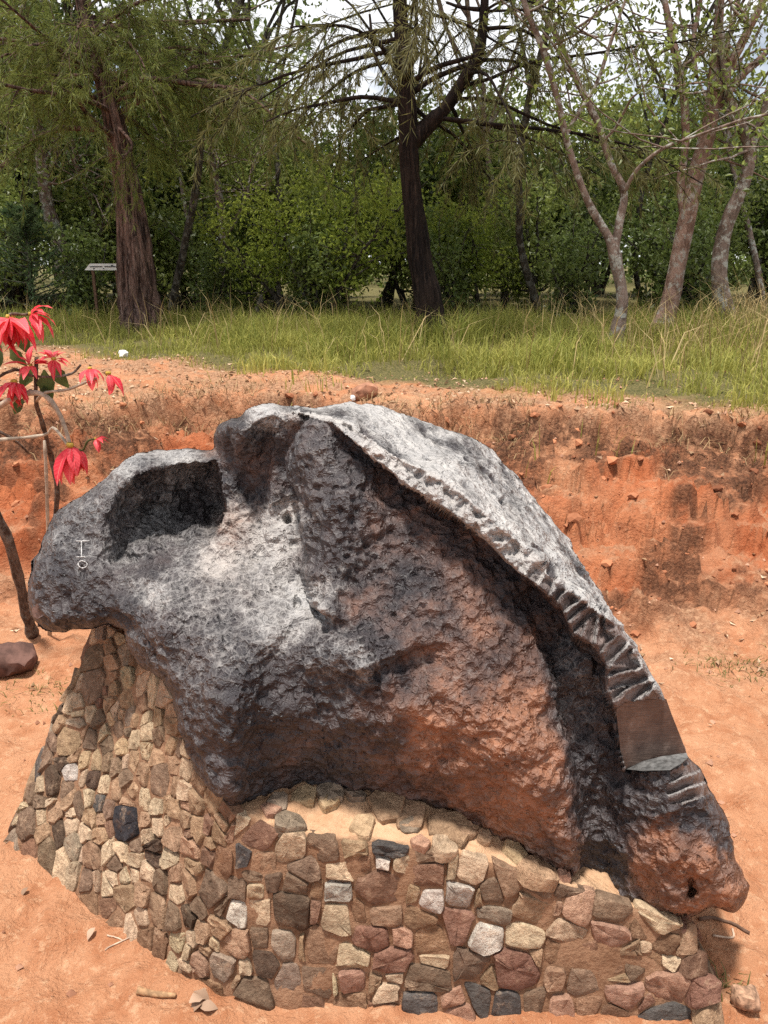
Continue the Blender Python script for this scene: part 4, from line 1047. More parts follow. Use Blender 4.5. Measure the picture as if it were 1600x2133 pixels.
def pine_crown(trunk_pts, limbs, rng, twigs, per, ln, box):
    """limbs: list of 3D paths; twigs hang from them"""
    acc = ([], [], []); tw = MB()
    for P, r0 in limbs:
        tw.tube(P, np.linspace(r0, r0 * 0.25, len(P)), 6, caps=False)
    w = np.array([np.linalg.norm(np.diff(P, axis=0), axis=1).sum() for P, _ in limbs]); w = w / w.sum()
    for _ in range(twigs):
        P, r0 = limbs[rng.choice(len(limbs), p=w)]
        t = rng.uniform(0.18, 1) * (len(P) - 1.001); i = int(t)
        p = P[i] + (P[i + 1] - P[i]) * (t - i)
        d = unit(P[i + 1] - P[i]) + rng.normal(0, 0.55, 3) + np.array([0, 0, -0.25])
        q = wander(p, d, rng.uniform(0.35, 0.95), rng, 5, 0.35, 0.14)
        if rng.random() < 0.5:
            tw.tube(q, np.linspace(0.006, 0.0025, len(q)), 3, caps=False)
        needle_spray(acc, q, rng, per, ln)
    C, D, L = np.concatenate(acc[0]), np.concatenate(acc[1]), np.concatenate(acc[2])
    return tw, C, D, L
def hero_pine(name, label, stems, Y, bark, seed, limb_px, rnd_limbs, twigs, per, ln, needle, height, ridge=0.10, spread=(1.6, 3.0)):
    rng = np.random.default_rng(seed)
    mb = MB()
    tops = []
    for s_i, st in enumerate(stems):
        P, r = px_path(st, Y, 46)
        if s_i == 0:
            P = np.vstack([P[0] + np.array([0, 0, -0.25]), P]); r = np.r_[r[0] * 1.15, r]
        ext = wander(P[-1], P[-1] - P[-6], max(height - P[-1][2], 0.5), rng, 8, 0.12)
        P = np.vstack([P, ext[1:]]); r = np.r_[r, np.linspace(r[-1] * 0.9, 0.025, 8)]
        mb.tube(P, r, 44 if s_i == 0 else 14, seed=seed + s_i, rough=0.07, ridge=ridge if s_i == 0 else ridge * 0.6)
        tops.append((P, r))
    limbs = []
    for lp in limb_px:
        P, r = px_path([q[:3] for q in lp], Y, 14, dy=lp[0][3] if len(lp[0]) > 3 else 0.0)
        mb.tube(P, r, 8, rough=0.1, caps=False)
        limbs.append((P, r[0] * 0.6))
    for _ in range(rnd_limbs):
        P, r = tops[rng.integers(len(tops))]
        ok = np.where(P[:, 2] > 3.1)[0]
        k = rng.choice(ok)
        an = rng.uniform(0, 2 * np.pi); up = rng.uniform(-0.15, 0.45)
        L = rng.uniform(*spread) * (1 - 0.5 * (P[k, 2] - 3) / max(height - 3, 1))
        q = wander(P[k], np.array([math.cos(an), math.sin(an), up]), L, rng, 9, 0.22, 0.05)
        limbs.append((q, max(0.35 * r[k], 0.012)))
    tw, C, D, L = pine_crown(None, limbs, rng, twigs, per, ln, None)
    root = empty(name, tuple(tops[0][0][1]))
    trunk_ = child('trunk', mb.me('trunk', bark), root)
    mb.V += tw.V; mb.A += tw.A; mb.Q += [q_ + mb.n for q_ in tw.Q]; mb.T += [q_ + mb.n for q_ in tw.T]; mb.n += tw.n
    trunk_.data = mb.me('trunk', bark)
    child('crown', leaf_mesh('needles', C, D, L, 0.0085, needle, rng, 0.1), root)
    return tag(root, label, 'tree')

G1 = ground_at(298, 690); G2 = ground_at(898, 712)
hero_pine('pine_tree', 'tall conifer with thick fibrous red-brown trunk and soft green needles', [[(300, 694, 112), (296, 672, 90), (292, 640, 76), (287, 600, 69), (279, 500, 58), (264, 380, 44), (248, 300, 40), (229, 220, 33), (206, 140, 28), (186, 60, 25), (170, 0, 22), (150, -150, 18)]], G1[1], M_pinebark, 3,
    [[(232, 200, 14, -0.5), (300, 165, 12), (400, 175, 10), (500, 190, 8), (570, 240, 5)], [(238, 240, 12, 0.3), (330, 190, 14), (430, 170, 12), (530, 225, 10), (640, 300, 5)], [(190, 60, 14, 0.8), (300, 50, 12), (430, 45, 9), (520, 40, 5)], [(240, 260, 9, -0.6), (275, 300, 6), (255, 330, 4)],
     [(200, 110, 12, -0.8), (120, 90, 9), (40, 100, 5)], [(225, 225, 9, -0.9), (150, 170, 7), (90, 150, 4)], [(190, 80, 10, -1.2), (260, 20, 8), (330, -10, 5)], [(220, 180, 10, 1.0), (350, 100, 8), (480, 120, 6), (620, 90, 4)]],
    34, 1150, 62, 0.105, M_needle, 8.5, 0.24)
hero_pine('pine_tree', 'forked conifer with blackish trunk and sparse drooping brownish needles', [[(905, 716, 88), (900, 695, 68), (896, 650, 58), (888, 600, 52), (876, 550, 47), (868, 480, 42), (857, 400, 38), (852, 320, 38), (850, 250, 36), (846, 180, 32), (838, 90, 30), (832, 0, 27), (825, -160, 22)],
    [(856, 300, 34), (880, 275, 32), (930, 222, 27), (970, 160, 25), (1000, 100, 21), (1010, 0, 17), (1015, -140, 11)]], G2[1], M_darkbark, 5,
    [[(850, 200, 14, 0.2), (900, 165, 11), (960, 140, 10), (1010, 125, 8), (1080, 130, 6), (1120, 160, 4)], [(848, 175, 12, -0.4), (910, 140, 10), (985, 118, 8)], [(845, 210, 13, 0.4), (805, 160, 10), (780, 110, 8), (770, 30, 5)], [(1000, 20, 9, 0.2), (960, 15, 7), (930, 5, 5)],
     [(835, 60, 10, -0.5), (760, 70, 8), (680, 100, 6), (620, 150, 4)], [(840, 120, 9, 0.6), (740, 150, 7), (650, 220, 5), (600, 270, 3)], [(1005, 60, 9, 0.5), (1080, 60, 7), (1150, 100, 4)]],
    26, 430, 46, 0.12, M_needle2, 8.0, 0.12, (1.5, 3.0))
G9 = ground_at(8, 640)
hero_pine('pine_tree', 'reddish conifer trunk with white plates nailed on, left of the young fir', [[(8, 648, 74), (6, 600, 56), (6, 500, 48), (2, 380, 42), (-6, 250, 36), (-20, 100, 32), (-30, -100, 26)]], G9[1], M_pinebark, 9,
    [[(-2, 200, 10, -0.4), (60, 150, 8), (130, 140, 5)], [(-10, 120, 10, 0.5), (80, 60, 8), (170, 40, 5)]], 18, 460, 60, 0.11, M_needle, 8.2, 0.14)

def broad_tree(name, label, stems, Y, bark, seed, clusters, leaf, height, lsz=0.075, ncl=70, per=46, group=None, ext=1.0):
    rng = np.random.default_rng(seed); mb = MB(); ends = []
    for s_i, st in enumerate(stems):
        P, r = px_path(st, Y, 30, dy=(0 if s_i == 0 else rng.uniform(-0.5, 0.5)))
        if s_i == 0:
            P = np.vstack([P[0] + np.array([0, 0, -0.2]), P]); r = np.r_[r[0] * 1.1, r]
        e = wander(P[-1], P[-1] - P[-5], max(0.6, (height - P[-1][2]) * ext), rng, 7, 0.3)
        P = np.vstack([P, e[1:]]); r = np.r_[r, np.linspace(r[-1] * 0.9, 0.012, 7)]
        mb.tube(P, r, 14, seed=seed + s_i, rough=0.14)
        ends.append((P, r))
    C, D = [], []
    for _ in range(ncl):
        P, r = ends[rng.integers(len(ends))]
        ok = np.where(P[:, 2] > 2.7)[0]
        if len(ok) == 0: continue
        k = rng.choice(ok)
        an = rng.uniform(0, 2 * np.pi)
        q = wander(P[k], np.array([math.cos(an), math.sin(an), rng.uniform(-0.1, 0.8)]), rng.uniform(0.5, 1.5), rng, 6, 0.45, -0.02)
        mb.tube(q, np.linspace(min(r[k] * 0.5, 0.018), 0.004, len(q)), 4, caps=False)
        for c in q[3:]:
            m_ = per // 4
            C.append(c + rng.normal(0, 0.17, (m_, 3))); D.append(rng.normal(0, 1, (m_, 3)) + np.array([0, 0, -0.5]))
    root = empty(name, tuple(ends[0][0][1]))
    child('trunk', mb.me('trunk', bark), root)
    C = np.concatenate(C); D = np.concatenate(D)
    child('crown', leaf_mesh('leaves', C, D, rng.uniform(0.7, 1.3, len(C)) * lsz, rng.uniform(0.7, 1.2, len(C)) * lsz * 0.55, leaf, rng), root)
    return tag(root, label, 'tree', group)
G3 = ground_at(1283, 728); G4 = ground_at(1385, 700); G5 = ground_at(1530, 712)
broad_tree('slender_tree', 'slender grey tree forking low into two thin crooked stems', [[(1280, 732, 42), (1287, 690, 30), (1296, 630, 25), (1288, 570, 23), (1279, 520, 25), (1262, 485, 17), (1230, 430, 15), (1205, 370, 14), (1180, 290, 14), (1160, 200, 13), (1130, 100, 12), (1090, 0, 11), (1060, -120, 8)], [(1280, 525, 18), (1289, 470, 17), (1300, 400, 16), (1272, 340, 14), (1246, 260, 14), (1203, 170, 13), (1152, 60, 12), (1115, 0, 10), (1080, -100, 8)], [(1180, 280, 9), (1205, 235, 9), (1240, 180, 8), (1265, 110, 8), (1285, 50, 7), (1310, -20, 6)], [(1300, 400, 9), (1330, 350, 8), (1380, 310, 7), (1430, 290, 6)]], G3[1], M_greybark, 21, None, M_leafm, 6.0, 0.075, 42, 44)
broad_tree('slender_tree', 'pinkish pale trunk swelling to a cluster of upright limbs above the grass', [[(1372, 706, 66), (1385, 670, 46), (1397, 620, 37), (1414, 540, 33), (1430, 460, 34), (1446, 380, 32), (1470, 290, 33), (1487, 215, 34), (1490, 150, 24), (1494, 80, 20), (1500, 0, 18), (1510, -120, 13)], [(1488, 215, 22), (1520, 140, 19), (1558, 65, 17), (1590, 0, 14), (1640, -120, 10)], [(1428, 470, 17), (1418, 390, 18), (1428, 300, 17), (1424, 200, 16), (1402, 90, 15), (1385, 0, 12), (1370, -120, 9)], [(1490, 235, 16), (1530, 175, 15), (1570, 135, 13), (1620, 85, 11), (1680, 30, 8)], [(1450, 160, 9), (1445, 80, 9), (1460, 0, 8), (1465, -80, 6)]], G4[1], M_pinkbark, 22, None, M_leafm, 6.2, 0.075, 48, 44)
broad_tree('slender_tree', 'grey lichen-spotted trunk leaning right with dark foot beside tall straw grass', [[(1538, 716, 50), (1515, 660, 40), (1500, 600, 34), (1501, 530, 30), (1520, 450, 28), (1552, 375, 25), (1562, 310, 24), (1535, 245, 20), (1515, 180, 16), (1500, 60, 12), (1495, -60, 9)], [(1560, 320, 16), (1585, 250, 14), (1605, 170, 12), (1640, 60, 9)]], G5[1] + 0.6, M_greybark, 23, None, M_leafm, 5.8, 0.075, 34, 44)
broad_tree('lichen_tree', 'pale lichened trunk rising behind the young fir', [[(132, 560, 40), (122, 500, 30), (100, 430, 27), (88, 340, 25), (75, 250, 22), (58, 180, 18), (50, 80, 15), (45, -80, 11)], [(92, 380, 13), (118, 320, 11), (120, 250, 10), (135, 150, 8), (150, 60, 6)]], 13.2, M_greybark, 24, None, M_leafd, 7.5, 0.08, 60, 44, ext=0.8)
broad_tree('lichen_tree', 'grey sapling trunk bending beside the thick conifer', [[(178, 590, 26), (188, 530, 24), (205, 480, 18), (230, 425, 14), (238, 380, 12), (225, 300, 10), (215, 200, 8)], [(200, 490, 12), (190, 420, 11), (165, 360, 8), (150, 300, 6)]], 13.6, M_greybark, 25, None, M_leafd, 5.2, 0.08, 36, 40, ext=0.7)
broad_tree('lichen_tree', 'thin spotted trunk standing between the two conifers', [[(472, 640, 28), (468, 560, 22), (464, 480, 19), (456, 400, 16), (440, 320, 13), (430, 230, 10)], [(466, 500, 10), (500, 440, 9), (520, 380, 7)]], 13.0, M_greybark, 26, None, M_leafm, 5.0, 0.08, 40, 40, ext=0.7)

# young fir, left
rng = np.random.default_rng(31)
fb = np.array([-5.3, 12.3, 0.0]); fb[2] = gz(fb[0], fb[1])
mb = MB(); mb.tube(np.array([fb, fb + [0.02, 0, 0.8], fb + [0.04, 0, 1.65]]), [0.035, 0.025, 0.008], 7)
acc = ([], [], [])
for k in range(64):
    f = rng.random(); h = 0.12 + 1.45 * f; L = 1.15 * (1 - f) + 0.16; an = rng.uniform(0, 2 * np.pi)
    q = wander(fb + [0, 0, h], np.array([math.cos(an), math.sin(an), 0.28]), L, rng, 6, 0.15, -0.02)
    mb.tube(q, np.linspace(0.009, 0.003, len(q)), 4, caps=False)
    needle_spray(acc, q, rng, 90, 0.10, 0.9, 0.05)
root = empty('young_fir', tuple(fb))
child('trunk', mb.me('trunk', M_stembark), root)
C = np.concatenate(acc[0])
child('crown', leaf_mesh('fir_needles', C, np.concatenate(acc[1]), np.concatenate(acc[2]), 0.014, M_fir, rng, 0.1), root)
tag(root, 'young feathery dark green fir bush behind the red flowers', 'tree')

# thicket: a few kinds, each copied as individuals
def thicket_kind(seed, h, wid, low, nstem, ncl, per, lsz, leaf, upright=0.9):
    rng = np.random.default_rng(seed); mb = MB(); C, D, Rn = [], [], []
    for s_ in range(nstem):
        an = rng.uniform(0, 2 * np.pi); rr_ = rng.uniform(0, 0.12)
        p0 = np.array([math.cos(an) * rr_, math.sin(an) * rr_, -0.15])
        q = wander(p0, np.array([rng.normal(0, .25), rng.normal(0, .25), 1]), h * rng.uniform(0.8, 1.0), rng, 12, 0.26, -0.03)
        r = np.linspace(0.035 + 0.012 * h / nstem, 0.008, len(q))
        mb.tube(q, r, 7, rough=0.12, seed=seed, caps=False)
        for b_ in range(max(4, ncl // nstem)):
            k = rng.integers(max(1, int(low * 12)), 12)
            a2 = rng.uniform(0, 2 * np.pi)
            w = wander(q[k], np.array([math.cos(a2), math.sin(a2), rng.uniform(-0.1, 0.9)]), rng.uniform(0.35, 1.0) * wid, rng, 6, 0.4, 0.0)
            mb.tube(w, np.linspace(r[k] * 0.55, 0.004, len(w)), 4, caps=False)
            tone = rng.random()
            for c in w[2:]:
                m_ = max(3, per // 5)
                C.append(c + rng.normal(0, 0.15, (m_, 3)) * np.array([1, 1, 0.75])); D.append(rng.normal(0, 1, (m_, 3)) + np.array([0, 0, -0.4]))
                Rn.append(np.clip(0.65 * tone + 0.35 * rng.random(m_), 0, 1))
    C = np.concatenate(C); D = np.concatenate(D)
    return mb.me('thicket_stems', M_stembark), leaf_mesh('thicket_leaves', C, D, rng.uniform(0.7, 1.3, len(C)) * lsz, rng.uniform(0.7, 1.2, len(C)) * lsz * 0.6, leaf, rng, rnd=np.concatenate(Rn))
K_shrub = thicket_kind(41, 2.3, 0.9, 0.15, 4, 44, 45, 0.115, M_leafd)
K_shrub2 = thicket_kind(42, 2.6, 1.0, 0.25, 3, 44, 60, 0.09, M_leafm)
K_bright = thicket_kind(43, 2.9, 1.1, 0.35, 3, 48, 64, 0.085, M_leafb)
K_tree = thicket_kind(44, 4.3, 1.6, 0.40, 2, 56, 66, 0.14, M_leafd)
K_tree2 = thicket_kind(45, 4.6, 1.7, 0.45, 2, 54, 80, 0.11, M_leafm)
KIND = {'shrub': (K_shrub, 'thicket_shrub', 'dark leafy shrub in the thicket behind the grass', 'shrub', 'dark shrubs of the thicket'),
        'shrub2': (K_shrub2, 'thicket_shrub', 'mid green leafy shrub in the thicket behind the grass', 'shrub', 'mid green shrubs of the thicket'),
        'bright': (K_bright, 'sunlit_bush', 'bright yellow-green bush standing out from the dark thicket', 'bush', 'bright bushes of the thicket'),
        'tree': (K_tree, 'woodland_tree', 'thin-stemmed dark green woodland tree behind the thicket', 'tree', 'dark woodland trees'),
        'tree2': (K_tree2, 'woodland_tree', 'thin-stemmed mid green woodland tree behind the thicket', 'tree', 'mid green woodland trees')}
def shade_canopy_kind(seed, bark, h, leaf):  # thin stems in view; crowns added above it to shade the thicket
    rng = np.random.default_rng(seed); mb = MB(); C, D = [], []
    q = wander((0, 0, -0.15), np.array([rng.normal(0, .12), rng.normal(0, .12), 1]), h * 0.62, rng, 16, 0.22, -0.05)
    mb.tube(resample(np.c_[q, np.linspace(0.075, 0.045, len(q))], 30)[:, :3], np.linspace(0.055, 0.034, 30), 9, rough=0.14, seed=seed, caps=False)
    for b_ in range(9):
        a2 = 2 * np.pi * b_ / 9 + rng.uniform(-.3, .3)
        k = rng.integers(9, len(q))
        w = wander(q[k], np.array([math.cos(a2) * 0.75, math.sin(a2) * 0.75, rng.uniform(0.9, 1.5)]), max(h - q[k][2], 1.5) * rng.uniform(0.8, 1.1), rng, 9, 0.3, -0.03)
        mb.tube(w, np.linspace(0.026, 0.007, len(w)), 6, caps=False, rough=0.1)
        for c in w[4:]:
            if c[2] < h * 0.66: continue
            for _ in range(5):
                a3 = rng.uniform(0, 2 * np.pi)
                v = wander(c, np.array([math.cos(a3), math.sin(a3), rng.uniform(-.1, .5)]), rng.uniform(0.5, 1.2), rng, 4, 0.4)
                mb.tube(v, np.linspace(0.009, 0.004, len(v)), 3, caps=False)
                for e in v[1:]:
                    C.append(e + rng.normal(0, 0.17, (8, 3))); D.append(rng.normal(size=(8, 3)))
    C = np.concatenate(C); D = np.concatenate(D)
    return mb.me('canopy_stems', bark), leaf_mesh('canopy_leaves', C, D, rng.uniform(0.08, 0.14, len(C)), rng.uniform(0.05, 0.085, len(C)), leaf, rng)
KIND['canopy'] = (shade_canopy_kind(46, M_greybark, 8.4, M_leafm), 'tall_tree', '', 'tree', 'tall thin pale trees of the wood')
KIND['canopy2'] = (shade_canopy_kind(47, M_stembark, 8.8, M_leafd), 'tall_tree', '', 'tree', 'tall thin dark trees of the wood')
def plant_copy(kind, x, y, s, rz):
    (ms, ml), nm, lab, cat, grp = KIND[kind]
    r = obj(nm, None, loc=(x, y, gz(x, y))); r.empty_display_size = 0.1
    r.scale = (s, s, s); r.rotation_euler = (0, 0, rz)
    qx = float(proj(np.array([x, y, 1.5]))[0])
    zone = 'left of the thick conifer' if qx < 230 else 'right of the thick conifer' if qx < 465 else 'left of the forked conifer' if qx < 870 else 'right of the forked conifer' if qx < 1285 else 'behind the pinkish trunk'
    dep = 'first' if y < 12.65 else 'second' if y < 14.2 else 'third' if y < 16.1 else 'fourth' if y < 18.6 else 'rearmost'
    lab = {'shrub': 'dark leafy shrub', 'shrub2': 'mid green leafy shrub', 'bright': 'bright yellow-green bush', 'tree': 'dark woodland tree', 'tree2': 'mid green woodland tree', 'canopy': 'tall pale-stemmed tree', 'canopy2': 'tall dark-stemmed tree'}[kind]
    tag(r, lab + ' in the ' + dep + ' thicket row ' + zone, cat, grp)
    obj('trunk', ms, r); obj('crown', ml, r)
prng = random.Random(7)
spots = []
def row(y, n, kinds, smin, smax, half=None):
    hw = half or (0.72 * y + 2.2)
    for k in range(n):
        x = -hw + 2 * hw * (k + 0.5) / n + prng.uniform(-0.4, 0.4)
        spots.append((prng.choice(kinds), x, y + prng.uniform(-0.7, 0.7), prng.uniform(smin, smax), prng.uniform(0, 6.28)))
row(11.9, 12, ['shrub', 'shrub', 'shrub2'], 0.55, 0.8)
row(13.4, 14, ['shrub', 'shrub2', 'shrub2'], 0.85, 1.15)
row(15.0, 15, ['tree', 'shrub2', 'tree2'], 0.75, 0.95)
row(17.2, 16, ['tree', 'tree2', 'tree2'], 0.65, 1.1)
row(20.0, 16, ['tree', 'tree2'], 0.75, 1.3)
for (px, py, Y, s) in ((700, 640, 14.3, 0.92), (620, 640, 15.6, 1.05), (960, 640, 15.8, 1.1), (1050, 645, 13.2, 0.62), (690, 640, 11.9, 0.92), (590, 640, 12.3, 0.8), (1000, 640, 12.4, 0.75)):
    x = pix(px, py, Y)[0]
    spots.append(('bright', x, Y, s, prng.uniform(0, 6.28)))
for (px, Y, s) in ((40, 17.0, 1.7), (160, 19.5, 1.8), (330, 18.0, 1.6), (450, 20.0, 1.6), (560, 18.5, 1.25), (-80, 15.5, 1.5), (1250, 21.0, 1.15), (1420, 20.0, 1.1), (1560, 19.0, 1.1)):
    spots.append((prng.choice(['tree', 'tree2']), pix(px, 600, Y)[0], Y, s, prng.uniform(0, 6.28)))
for k, (px, Y) in enumerate(((350, 12.2), (410, 14.6), (525, 12.6), (775, 13.6), (1060, 14.8), (1135, 12.1), (1340, 14.6), (1600, 13.0), (60, 15.0))):
    spots.append((('canopy2', 'canopy', 'canopy2')[k % 3], pix(px, 640, Y)[0], Y, prng.uniform(0.9, 1.12), prng.uniform(0, 6.28)))
for s_ in spots:
    plant_copy(*s_)

# far wood that reads as one mass
rng = np.random.default_rng(51)
n = 36000
fx = rng.uniform(-42, 42, n); fy = rng.uniform(26, 40, n)
top_ = 3.6 + 1.6 * fbm(np.stack([fx * 0.22, fy * 0.22, fx * 0], -1), 3, 70) + np.where(fx < -4, 2.0, 0)
fz = 0.9 + rng.random(n) ** 0.75 * top_
C = np.stack([fx, fy, fz], -1)
fw = obj('far_woodland', leaf_mesh('far_woodland', C, rng.normal(size=(n, 3)), rng.uniform(0.22, 0.42, n), rng.uniform(0.14, 0.26, n), M_leafd, rng))
tag(fw, 'dark mass of distant woodland behind the trees', 'woodland', kind='stuff')

# ------------------------------------------------------------------ grass
def blades(name, x, y, h, w, lean, mat, rng, rnd=None, z=None):
    n = len(x)
    if z is None: z = terrain(x, y)
    b = np.stack([x, y, z - 0.01], -1)
    an = rng.uniform(0, 2 * np.pi, n); dr = np.stack([np.cos(an), np.sin(an), an * 0], -1)
    sd = np.stack([-np.sin(an + rng.normal(0, .8, n)), np.cos(an), an * 0], -1)
    h = np.broadcast_to(h, (n,)); w = np.broadcast_to(w, (n,)); lean = np.broadcast_to(lean, (n,))
    up = np.array([0, 0, 1.0])
    m1 = b + up * (0.55 * h)[:, None] + dr * (0.30 * lean * h)[:, None]
    tip = b + up * (h * (1 - 0.35 * lean))[:, None] + dr * (0.95 * lean * h)[:, None]
    W = (w * 0.5)[:, None]
    V = np.stack([b - sd * W, b + sd * W, m1 + sd * W * 0.8, m1 - sd * W * 0.8, tip], 1).reshape(-1, 3)
    k = np.arange(n)[:, None] * 5
    r = rng.random(n) if rnd is None else rnd
    return mesh(name, V, [k + np.array([[0, 1, 2, 3]]), k + np.array([[3, 2, 4]])], mat, False, {'rnd': np.repeat(r, 5)})
M_grass = mat_leaf('grass_green', (0.135, 0.175, 0.025), (0.50, 0.46, 0.13), 0.35, 0.6)
M_straw = mat_two('straw', (0.30, 0.21, 0.085), (0.50, 0.39, 0.20), 0.2)
rng = np.random.default_rng(61)
n = 250000
gxs = rng.uniform(-11, 11, n); gys = 4.3 + (rng.random(n) ** 1.15) * 8.2
P2 = np.stack([gxs, gys, gxs * 0], -1)
line = np.interp(gxs, GX, GY) + 0.25 * fbm(P2 * 1.5, 3, 41)
cl = fbm(P2 * 2.2, 3, 63); into = gys - line
leftf = sstep(-0.4, -1.8, gxs)
prob = sstep(-0.35, 1.0, into + 0.9 * cl) * (1 - 0.75 * sstep(10.2, 12.0, gys)) * (1 - 0.45 * leftf * sstep(2.6, 0.5, into)) * sstep(-0.9, 0.1, cl + 0.45 * into)
prob *= 0.25 + 0.75 * sstep(-0.35, 0.30, fbm(P2 * 3.3, 3, 64))
prob *= (np.abs(gxs) < 0.75 * gys + 1.5)
kp = rng.random(n) < prob
gxs, gys, into, cl, leftf = gxs[kp], gys[kp], into[kp], cl[kp], leftf[kp]
hgt_ = (0.07 + 0.17 * sstep(0.0, 1.5, into) + 0.15 * cl) * rng.uniform(0.5, 1.35, len(gxs)) * (1 - 0.40 * leftf * sstep(3.2, 1.0, into)) + 0.0 * into
hgt_ = np.clip(hgt_, 0.03, 0.9)
gr = obj('grass', blades('grass', gxs, gys, hgt_, rng.uniform(0.004, 0.009, len(gxs)) * (1 + 0.05 * gys), np.clip(rng.normal(0.45, 0.25, len(gxs)), 0.05, 1.1), M_grass, rng, np.clip(rng.normal(0.42, 0.25, len(gxs)) - 0.35 * cl + 0.35 * sstep(1.2, 0.0, into), 0, 1)))
tag(gr, 'bright green grass growing along the top of the bank', 'grass', kind='stuff')
# straw stalks above it
n = 2600
sx = rng.uniform(-6, 6, n); sy = rng.uniform(5, 12, n)
li = np.interp(sx, GX, GY); kp = (sy > li + 0.7) & (rng.random(n) < np.where(sx > 2.0, 1.0, 0.45))
sx, sy = sx[kp], sy[kp]
# the tall straw clump at the right
m_ = 330
cx = np.concatenate([sx, rng.normal(4.15, 0.35, m_), rng.normal(3.1, 0.5, 160)]); cy = np.concatenate([sy, rng.normal(8.3, 0.4, m_), rng.normal(7.4, 0.5, 160)])
hh_ = np.concatenate([rng.uniform(0.3, 0.75, len(sx)), rng.uniform(0.5, 1.05, m_), rng.uniform(0.4, 0.8, 160)])
st_ = obj('straw_grass', blades('straw_grass', cx, cy, hh_, 0.0075, np.clip(rng.normal(0.65, 0.3, len(cx)), 0.1, 1.3), M_straw, rng))
tag(st_, 'tall dry straw-coloured grass stalks among the green grass', 'grass', kind='stuff')
# dry roots and grass hanging over the broken bank
n = 3800
rx = rng.uniform(-3.2, 3.4, n); e_ = np.interp(rx, EX, EY) + 0.16 * fbm(np.stack([rx, np.interp(rx, EX, EY), rx * 0], -1) * 1.7, 3, 5)
ry = e_ + rng.normal(0.02, 0.16, n)
kp = fbm(np.stack([rx * 1.6, ry * 1.6, rx * 0], -1), 2, 66) > -0.15
rx, ry = rx[kp], ry[kp]
rt_ = obj('dry_bank_grass', blades('dry_bank_grass', rx, ry, rng.uniform(0.04, 0.13, len(rx)), 0.0045, rng.uniform(0.6, 1.6, len(rx)), mat_two('dry_roots', (0.16, 0.095, 0.045), (0.42, 0.29, 0.15)), rng))
tag(rt_, 'dry brown grass and roots along the edge of the red bank', 'grass', kind='stuff')
# small green tufts on the path
tx, ty = [], []
for (px, py, nn, sp) in ((1560, 1400, 120, 0.10), (1490, 1385, 70, 0.08), (1180, 1370, 40, 0.05), (80, 1440, 130, 0.12), (1500, 2060, 36, 0.03), (1300, 860, 60, 0.10)):
    g_ = ground_at(px, py)
    tx.append(rng.normal(g_[0], sp, nn)); ty.append(rng.normal(g_[1], sp * 0.7, nn))
tx = np.concatenate(tx); ty = np.concatenate(ty)
tf = obj('grass_tufts', blades('grass_tufts', tx, ty, rng.uniform(0.02, 0.06, len(tx)), 0.004, rng.uniform(0.4, 1.5, len(tx)), mat_leaf('tuft_green', (0.07, 0.075, 0.02), (0.22, 0.2, 0.07), 0.2), rng))
tag(tf, 'low sparse weeds on the red earth beside the pedestal', 'weeds', kind='stuff')
# ------------------------------------------------------------------ flowering shrub at the left
def mat_bract():
    t = NT('red_bract'); co = t.coord('Object')
    col = t.mix(t.attr('rnd', 2), (0.62, 0.022, 0.045), (0.93, 0.13, 0.15))
    sp = t.n('SeparateXYZ', Vector=co).node
    ay = t.math('ABSOLUTE', sp.outputs[1])
    vein = t.math('SINE', t.math('MULTIPLY_ADD', t.math('SUBTRACT', sp.outputs[0], t.math('MULTIPLY', ay, 0.9)), 62.0, 0.0))
    col = t.mix(t.ramp(vein, 0.55, 1.0, 0, 0.14), col, (0.95, 0.28, 0.26))
    col = t.mix(t.ramp(ay, 0.0, 0.022, 0.6, 0), col, (0.95, 0.33, 0.28))
    col = t.mix(t.ramp(t.noise(co, 5, 4), 0.5, 0.75, 0, 0.5), col, (0.50, 0.015, 0.03))
    b = t.bsdf(col, 0.45, t.bump(vein, 0.08, 0.02), spec=0.3)
    return t.done(t.n('MixShader', i0=0.35, i1=b, i2=t.n('BsdfTranslucent', Color=col)))
M_bract = mat_bract()
M_pgreen = mat_leaf('shrub_leaf', (0.03, 0.06, 0.02), (0.09, 0.12, 0.035), 0.3)
M_pstem = mat_plain('shrub_stem', (0.36, 0.29, 0.22), 0.8, 0.3, 40)
M_pwood = mat_bark('shrub_wood', (0.07, 0.042, 0.03), (0.20, 0.13, 0.095), (0.32, 0.24, 0.19), 3, 45, lich=0.3)
def bract_me(name, L, W, droop, mat, rnd, seed):
    rng = np.random.default_rng(seed)
    k = 6; V = []; s = np.linspace(0, 1, k)
    wd = W * np.array([0.10, 0.62, 1.0, 0.86, 0.48, 0.03]) * 0.5
    x = L * (np.sin(s * droop) / droop if droop > 0.01 else s); z = -L * (1 - np.cos(s * droop)) / max(droop, 0.01)
    for a in range(k):
        tw = 0.45 * rng.normal()
        V += [(x[a], wd[a], z[a] + wd[a] * (0.35 + tw * 0.4)), (x[a], 0, z[a]), (x[a], -wd[a], z[a] + wd[a] * (0.35 - tw * 0.4))]
    Q = []
    for a in range(k - 1):
        for b in (0, 1):
            Q.append((a * 3 + b, a * 3 + b + 1, a * 3 + b + 4, a * 3 + b + 3))
    return mesh(name, V, np.array(Q), mat, True, {'rnd': np.full(len(V), rnd)})
BR = [bract_me('bract', 1.0, w, d, M_bract, r, k) for k, (w, d, r) in enumerate(((0.36, 0.8, 0.2), (0.40, 1.1, 0.7), (0.32, 1.4, 0.45), (0.38, 0.6, 0.9), (0.28, 1.0, 0.1)))]
GL = [bract_me('leaf', 1.0, 0.5, 0.8, M_pgreen, r, 20 + k) for k, r in enumerate((0.2, 0.8))]
M_cy = mat_plain('flower_centre', (0.45, 0.30, 0.05), 0.6, 0.2)
g0 = ground_at(66, 1318)
plant = empty('poinsettia_shrub', tuple(g0))
